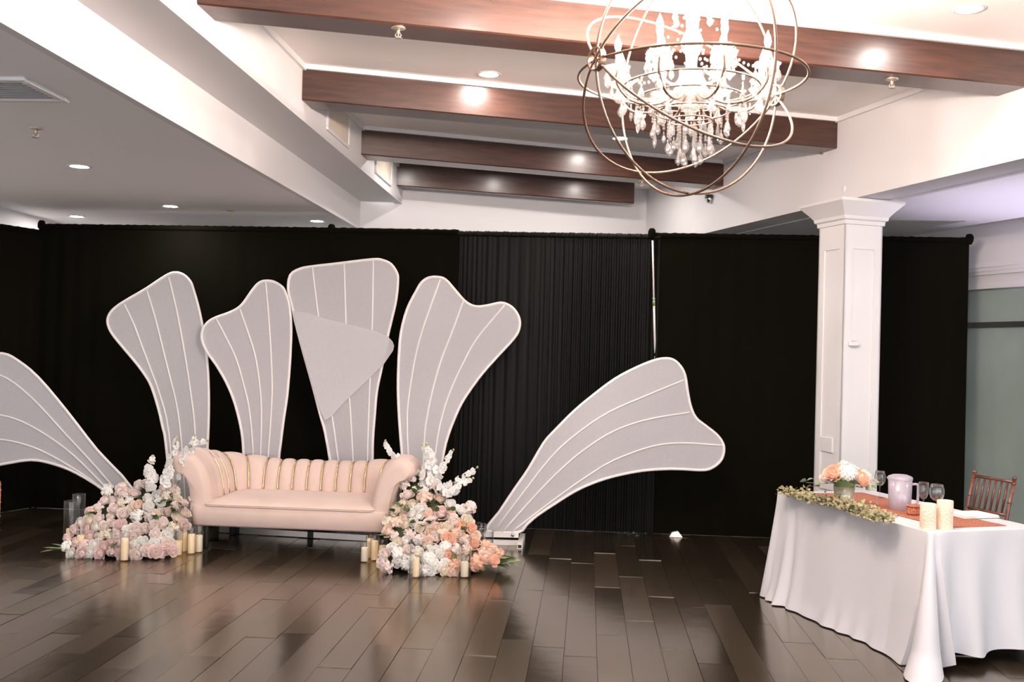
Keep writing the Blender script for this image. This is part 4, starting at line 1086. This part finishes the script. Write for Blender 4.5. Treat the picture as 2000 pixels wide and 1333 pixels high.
for k in range(26):
    b = gp[rg.randrange(len(gp))]; d = Vector((rg.uniform(-1, 1), rg.uniform(-1, .4), rg.uniform(-.1, .5))).normalized()
    obj('leaf', EUC, gr, b+Vector((rg.gauss(0, .02), rg.gauss(0, .02), rg.uniform(.005, .04))), d.to_track_quat('Y', 'Z'), rg.uniform(.5, .9))
# pitcher
p0 = onz(1757, 997, TT); pc = thing('water_pitcher', 'frosted clear plastic water pitcher with lid and handle', 'pitcher', p0)
MB().lathe([(.062, .0), (.066, .004), (.068, .06), (.072, .195), (.069, .195), (.064, .06), (.062, .008), (.001, .008)], 28, cap=False).build('body', 'pitch', pc, True)
MB().lathe([(.074, .192), (.075, .205), (.070, .212), (.045, .222), (.001, .226)], 28, cap=False).build('lid', 'pitch', pc, True)
hd = Vector((.95, -.3, 0)).normalized()
MB().tube(smooth_open([hd*.066+Vector((0,0,.165)), hd*.095+Vector((0,0,.168)), hd*.105+Vector((0,0,.15)), hd*.103+Vector((0,0,.06)), hd*.09+Vector((0,0,.035)), hd*.064+Vector((0,0,.03))], 4), .008, 8).build('handle', 'pitch', pc, True)
MB().add([(-.066,-.012,.20),(-.066,.012,.20),(-.088,0,.208),(-.070,0,.178)], [(0,2,1),(0,3,2),(1,2,3)]).build('spout', 'pitch', pc)
# glasses
def wineglass(px_, py_, hpx, wpx, lab, tall=False):
    b = onz(px_, py_, TT); k = b.y/FPX; h = hpx*k; r = wpx/2*k; b.z = TT+.003 
    t = thing('wine_glass', lab, 'glass', b, 0, 'stemmed glasses'); zs = h*(.42 if tall else .45)
    prof = [(.001, zs), (r*.45, zs+h*.03), (r*.85, zs+h*.12), (r, zs+h*.26), (r*.96, zs+h*.40), (r*.80, h), (r*.78, h-.001), (r*.93, zs+h*.40), (r*.965, zs+h*.26), (r*.8, zs+h*.13), (r*.4, zs+h*.045), (.001, zs+h*.02)]
    if tall: prof = [(.001, zs), (r*.5, zs+h*.05), (r*.9, zs+h*.2), (r, zs+h*.35), (r*.93, h), (r*.9, h-.001), (r*.96, zs+h*.35), (r*.85, zs+h*.2), (r*.4, zs+h*.06), (.001, zs+h*.02)]
    MB().lathe(prof, 24, cap=False).build('bowl', 'wine', t, True)
    MB().tube([(r*.79*math.cos(a*PI/12), r*.79*math.sin(a*PI/12), h) for a in range(24)] if not tall else [(r*.915*math.cos(a*PI/12), r*.915*math.sin(a*PI/12), h) for a in range(24)], .0013, 5, closed=True).build('rim', 'wine', t, True)
    MB().lathe([(.006, 0.004), (.0035, .02), (.0033, zs*.8), (.006, zs+.001)], 10).build('stem', 'wine', t, True)
    MB().lathe([(r*.9, 0), (r*.9, .0015), (.006, .005)], 20).build('foot', 'wine', t, True)
wineglass(1718, 974, 52, 21, 'stemmed wine glass behind the flower vase, left of the pitcher')
wineglass(1803, 1002, 58, 20, 'slim stemmed glass between the pitcher and the round wine glass', True)
wineglass(1829, 1008, 60, 28, 'round-bowled wine glass just behind the two textured candles')
# candles at the near edge
for x, y, wp, hp, lab in ((1812, 1036, 30, 50, 'left and shorter textured amber candle holder at the table corner'), (1845, 1036, 30, 56, 'right and taller textured amber candle holder at the table corner')):
    b = onz(x, y-2, TT); k = b.y/FPX; r = wp/2*k; h = hp*k
    t = thing('textured_candle', lab, 'candle holder', b, 0, 'textured candle holders')
    MB().lathe([(r*.97, 0), (r, .003), (r, h-.003), (r*.97, h), (r*.86, h), (r*.85, h*.9), (.001, h*.88)], 40, cap=False, scal=lambda a, i: .018*math.sin(20*a)).build('body', 'votive', t, True)
    MB().tube([(0, 0, h*.88), (.001, 0, h*.93)], .0012, 5).build('wick', 'black', t)
# rust napkin block and white papers
b = onz(1785, 1006, RZ); t = thing('rust_box', 'small rust patterned box on the runner beside the pitcher', 'box', b, .5)
MB().bbox((-.038, -.03, 0), (.038, .03, .045), .008).build('body', 'runner', t)
MB().bbox((-.040, -.032, .046), (.040, .032, .062), .006).build('lid', 'runner', t)
b = onz(1895, 1008, RZ); t = thing('folded_napkin', 'folded white napkin lying in front of the brown chair', 'napkin', b, math.atan2(e2.y, e2.x))
for k in range(3): MB().bbox((-.13+.006*k, -.10, .006*k), (.13-.004*k, .10-.01*k, .006*k+.0055), .0025).build('fold', 'napkin', t)

# ------------------------------------------------------------------ chairs
def chiavari(name, label, m, loc, rz):
    t = thing(name, label, 'chair', loc, rz, 'wooden banquet chairs'); W_, D_, SH, TH_ = .38, .38, .45, .90
    def post(pts, r=.0135):
        o = MB().tube(pts, r, 9).build('leg', m, t, True); P = [Vector(p) for p in pts]
        for k in (.25, .5, .75, .96):
            i = k*(len(P)-1); q = P[int(i)].lerp(P[min(int(i)+1, len(P)-1)], i-int(i))
            MB().lathe([(r*.9, -.008), (r*1.3, -.004), (r*1.3, .004), (r*.9, .008)], 9, q, cap=False).build('ring', m, o, True)
        return o
    for s_ in (-1, 1):
        post([(s_*W_/2, -D_/2, 0), (s_*W_/2, -D_/2, SH*.5), (s_*W_/2, -D_/2, SH)])
        post([(s_*W_/2*.95, D_/2+.05, 0), (s_*W_/2*.95, D_/2, SH), (s_*W_/2*.95, D_/2+.05, .7), (s_*W_/2*.95, D_/2+.10, TH_)])
        MB().lathe([(.012, 0), (.018, .008), (.014, .02), (.001, .026)], 9, (s_*W_/2*.95, D_/2+.10, TH_), cap=False).build('finial', m, t, True)
        for z in (.16, .30): MB().tube([(s_*W_/2, -D_/2, z), (s_*W_/2*.95, D_/2+.02, z)], .009, 7).build('stretcher', m, t, True)
    for z in (.14, .27): MB().tube([(-W_/2, -D_/2, z), (W_/2, -D_/2, z)], .009, 7).build('stretcher', m, t, True)
    MB().tube([(-W_/2*.95, D_/2+.03, .2), (W_/2*.95, D_/2+.03, .2)], .009, 7).build('stretcher', m, t, True)
    MB().bbox((-W_/2-.012, -D_/2-.012, SH-.012), (W_/2+.012, D_/2+.012, SH+.014), .008).build('seat', m, t)
    MB().bbox((-W_/2, -D_/2, SH+.014), (W_/2, D_/2-.02, SH+.05), .016).build('cushion', 'cush', t)
    yb = lambda z: D_/2+.05+(z-.7)*.25 if z > .7 else D_/2+(z-SH)*.2
    for z in (.885, .665): MB().tube([(-W_/2*.95, yb(z), z), (W_/2*.95, yb(z), z)], .0105, 8).build('back_rail', m, t, True)
    MB().tube([(-W_/2*.95, yb(.54), .54), (W_/2*.95, yb(.54), .54)], .009, 8).build('back_rail', m, t, True)
    for k in range(6):
        x = (-.5+(k+1)/7)*W_*.95; MB().tube([(x, yb(.665), .665), (x, yb(.78), .78), (x, yb(.885), .885)], [.007, .009, .007], 8).build('spindle', m, t, True)
    return t
q = at(1888, 960, 6.78)
chiavari('banquet_chair', 'mahogany brown chair with spindle back behind the white table', 'maho', (q.x-.08, q.y-.06, 0), math.atan2(e1.y, e1.x)+PI)
q = onz(-1, 1062, 0)
chiavari('banquet_chair', 'honey-coloured wooden chair cut off by the left photo edge', 'honey', (q.x-.889*.205-.457*.17, q.y-.457*.205+.889*.17, 0), PI/2+.475)

# ------------------------------------------------------------------ chandelier
OC = at(1350, 153, 4.55); OR = .525
ch = thing('chandelier', 'crystal chandelier with lit candle bulbs inside a bronze orb of rings', 'chandelier', OC)
ax = Vector((math.cos(.52), math.sin(.52), 0)); pv = Vector((-ax.y, ax.x, 0)); zv = Vector((0, 0, 1))
NR = 80
for k in range(4):
    ph = k*PI/4; dv = pv*math.cos(ph)+zv*math.sin(ph)
    rr = OR*(.985+.01*k)
    MB().tube([(ax*math.cos(t*2*PI/NR)+dv*math.sin(t*2*PI/NR))*rr for t in range(NR)], .0062, 8, closed=True).build('orb_ring', 'iron', ch, True)
MB().tube([(pv*math.cos(t*2*PI/NR)+zv*math.sin(t*2*PI/NR))*OR*1.02 for t in range(NR)], .0062, 8, closed=True).build('orb_ring', 'iron', ch, True)
for s_ in (-1, 1):
    c = ax*s_*OR*1.0; mb = MB(); n = 24
    for (r, d) in ((.045, -.014), (.052, -.014), (.052, .014), (.045, .014)):
        for i in range(n): a = 2*PI*i/n; mb.v.append(c+ax*d+(pv*math.cos(a)+zv*math.sin(a))*r)
    for j in range(4):
        for i in range(n): mb.f.append((j*n+i, j*n+(i+1) % n, ((j+1) % 4)*n+(i+1) % n, ((j+1) % 4)*n+i))
    o = mb.build('medallion', 'iron', ch, True, angle=.5)
    for i in range(8): a = 2*PI*i/8; MB().lathe([(.006, -.003), (.006, .003), (.001, .005)], 8, c+(pv*math.cos(a)+zv*math.sin(a))*.055).build('rivet', 'iron', o)
# suspension
topz = CEIL-OC.z
MB().tube([(0, 0, .36), (0, 0, topz-.03)], .008, 8).build('rod', 'iron', ch, True)
for k in range(3):
    z = OR*1.02+.03+k*.05
    if z < topz-.03: MB().tube([(.014*math.cos(a*PI/6)*(1 if k % 2 else 0), .014*math.cos(a*PI/6)*(0 if k % 2 else 1), z+.024*math.sin(a*PI/6)) for a in range(12)], .003, 6, closed=True).build('chain_link', 'iron', ch, True)
MB().lathe([(.065, topz), (.065, topz-.012), (.04, topz-.03), (.01, topz-.036)], 20).build('ceiling_canopy', 'iron', ch, True)
# turned crystal column
MB().lathe([(.016, .40), (.055, .385), (.062, .36), (.05, .32), (.032, .28), (.028, .22), (.04, .20), (.052, .165), (.045, .13), (.03, .11), (.024, .05), (.04, .02), (.055, -.02), (.085, -.06), (.09, -.10), (.06, -.13), (.03, -.15), (.02, -.19)], 18, cap=False, scal=lambda a, i: .05*math.sin(9*a) if i < 5 else 0).build('crystal_column', 'crystal', ch, True)
def drop_mesh(L, W_):
    return MB().lathe([(.0012, 0), (.003, -.004), (.004, -.010), (.0015, -.013), (W_*.3, -L*.3-.010), (W_*.5, -L*.62-.010), (W_*.42, -L*.82-.010), (.0008, -L-.012)], 6, cap=False).mesh('crystal_drop', 'crystal')
DR = [drop_mesh(.055, .030), drop_mesh(.042, .022), drop_mesh(.07, .018)]
bead = MB().lathe([(.0005, .008), (.006, .004), (.006, -.004), (.0005, -.008)], 6, cap=False)
BEADS = MB()
def strand(pts, name='bead_strand'):
    for p in pts: BEADS.add([v+Vector(p) for v in bead.v], bead.f)
bobe = MB().lathe([(.008, -.004), (.022, -.004), (.044, .004), (.056, .020), (.054, .021), (.042, .007), (.022, .0), (.008, .0)], 32, cap=False, scal=lambda a, i: (.10*abs(math.sin(4*a)) if i in (2, 3, 4, 5) else 0)).mesh('bobeche', 'crystal', True)
slv = MB().lathe([(.010, .0), (.0105, .005), (.0105, .085), (.008, .088)], 12).mesh('candle_sleeve', 'sleeve', True)
blb = MB().lathe([(.006, 0), (.012, .010), (.0155, .024), (.0135, .040), (.007, .056), (.0025, .068), (.0004, .074)], 12, cap=False).mesh('bulb', 'bulb', True)
rc = random.Random(9); nd = 0
for i in range(12):
    up = i >= 8
    a = (i*2*PI/8+.22) if not up else ((i-8)*PI/2+.6); rad = .355 if not up else .20; zb = .0 if not up else .09
    d = Vector((math.cos(a), math.sin(a), 0)); e = d*rad+Vector((0, 0, zb))
    arm = smooth_open([d*.05+Vector((0, 0, -.06 if not up else .03)), d*(rad*.45)+Vector((0, 0, zb-.13)), d*(rad*.8)+Vector((0, 0, zb-.125)), d*(rad*.99)+Vector((0, 0, zb-.06)), e], 5)
    MB().tube(arm, .0065, 8).build('arm', 'iron' if not up else 'crystal', ch, True)
    obj('bobeche', bobe, ch, e, None, 1.0 if not up else .8); obj('candle_sleeve', slv, ch, e+Vector((0, 0, .004))); obj('bulb', blb, ch, e+Vector((0, 0, .092)))
    for k in range(7):
        an = a+k*2*PI/7; q = e+Vector((math.cos(an), math.sin(an), 0))*.05+Vector((0, 0, .008))
        obj('crystal_drop', DR[k % 2], ch, q, (0, 0, rc.uniform(0, 3)), rc.uniform(.85, 1.15)); nd += 1
    obj('crystal_drop', DR[0], ch, e+Vector((0, 0, -.07)), None, 1.1)
    # bead swags from the top crown to each lower arm
    if not up:
        s0 = d*.055+Vector((0, 0, .34 if i % 2 else .12)); pts = []
        for k in range(15):
            t = k/14; p = s0.lerp(e+Vector((0, 0, .01)), t); p.z -= .10*math.sin(PI*t); pts.append(p)
        strand(pts)
        m_ = arm[9]; obj('crystal_drop', DR[2], ch, m_, None, 1.2); obj('crystal_drop', DR[0], ch, arm[14], None, 1.0)
for tier, (rad, z, n, L) in enumerate(((.31, -.05, 20, 2), (.24, -.10, 16, 3), (.17, -.16, 14, 4), (.10, -.20, 10, 6), (.05, -.22, 6, 8))):
    for k in range(n):
        a = k*2*PI/n+tier*.2; p = Vector((rad*math.cos(a), rad*math.sin(a), z))
        strand([p+Vector((0, 0, -.014*j)) for j in range(L)])
        obj('crystal_drop', DR[0 if tier not in (0, 2) else k % 3], ch, p+Vector((0, 0, -.014*L)), (0, 0, k), rc.uniform(.95, 1.2))
for rad, z in ((.31, -.045), (.24, -.095), (.17, -.155), (.10, -.195)):
    MB().tube([(rad*math.cos(t*PI/20), rad*math.sin(t*PI/20), z) for t in range(40)], .004, 6, closed=True).build('crystal_hoop', 'iron', ch, True)
for k in range(6):
    a = k*PI/3+.3; p = Vector((.058*math.cos(a), .058*math.sin(a), .365))
    strand([p+Vector((math.cos(a)*.006*j, math.sin(a)*.006*j, .004*math.sin(j)-.010*j)) for j in range(5)]); obj('crystal_drop', DR[0], ch, p+Vector((math.cos(a)*.03, math.sin(a)*.03, -.05)))

bo = BEADS.build('bead_strands', 'crystal', ch); bo['kind'] = 'stuff'

# ------------------------------------------------------------------ violet uplight by the window wall (just out of frame)
u = thing('uplight', 'small black violet uplight on the floor by the window wall', 'uplight', (4.75, 7.6, 0))
MB().lathe([(.09, .0), (.09, .16), (.085, .165), (.075, .15)], 20).build('housing', 'black', u, True)
MB().lathe([(.001, .155), (.075, .155)], 20, cap=False).build('lens', 'frame', u)
ld = bpy.data.lights.new('uplight_beam', 'SPOT'); ld.energy = 150; ld.color = (.84, .72, 1.0); ld.spot_size = 1.4; ld.spot_blend = .8; ld.shadow_soft_size = .06
lo = bpy.data.objects.new('uplight_beam', ld); COL.objects.link(lo); lo.parent = u; lo.location = (0, 0, .2); lo.rotation_euler = (PI, 0, 0)
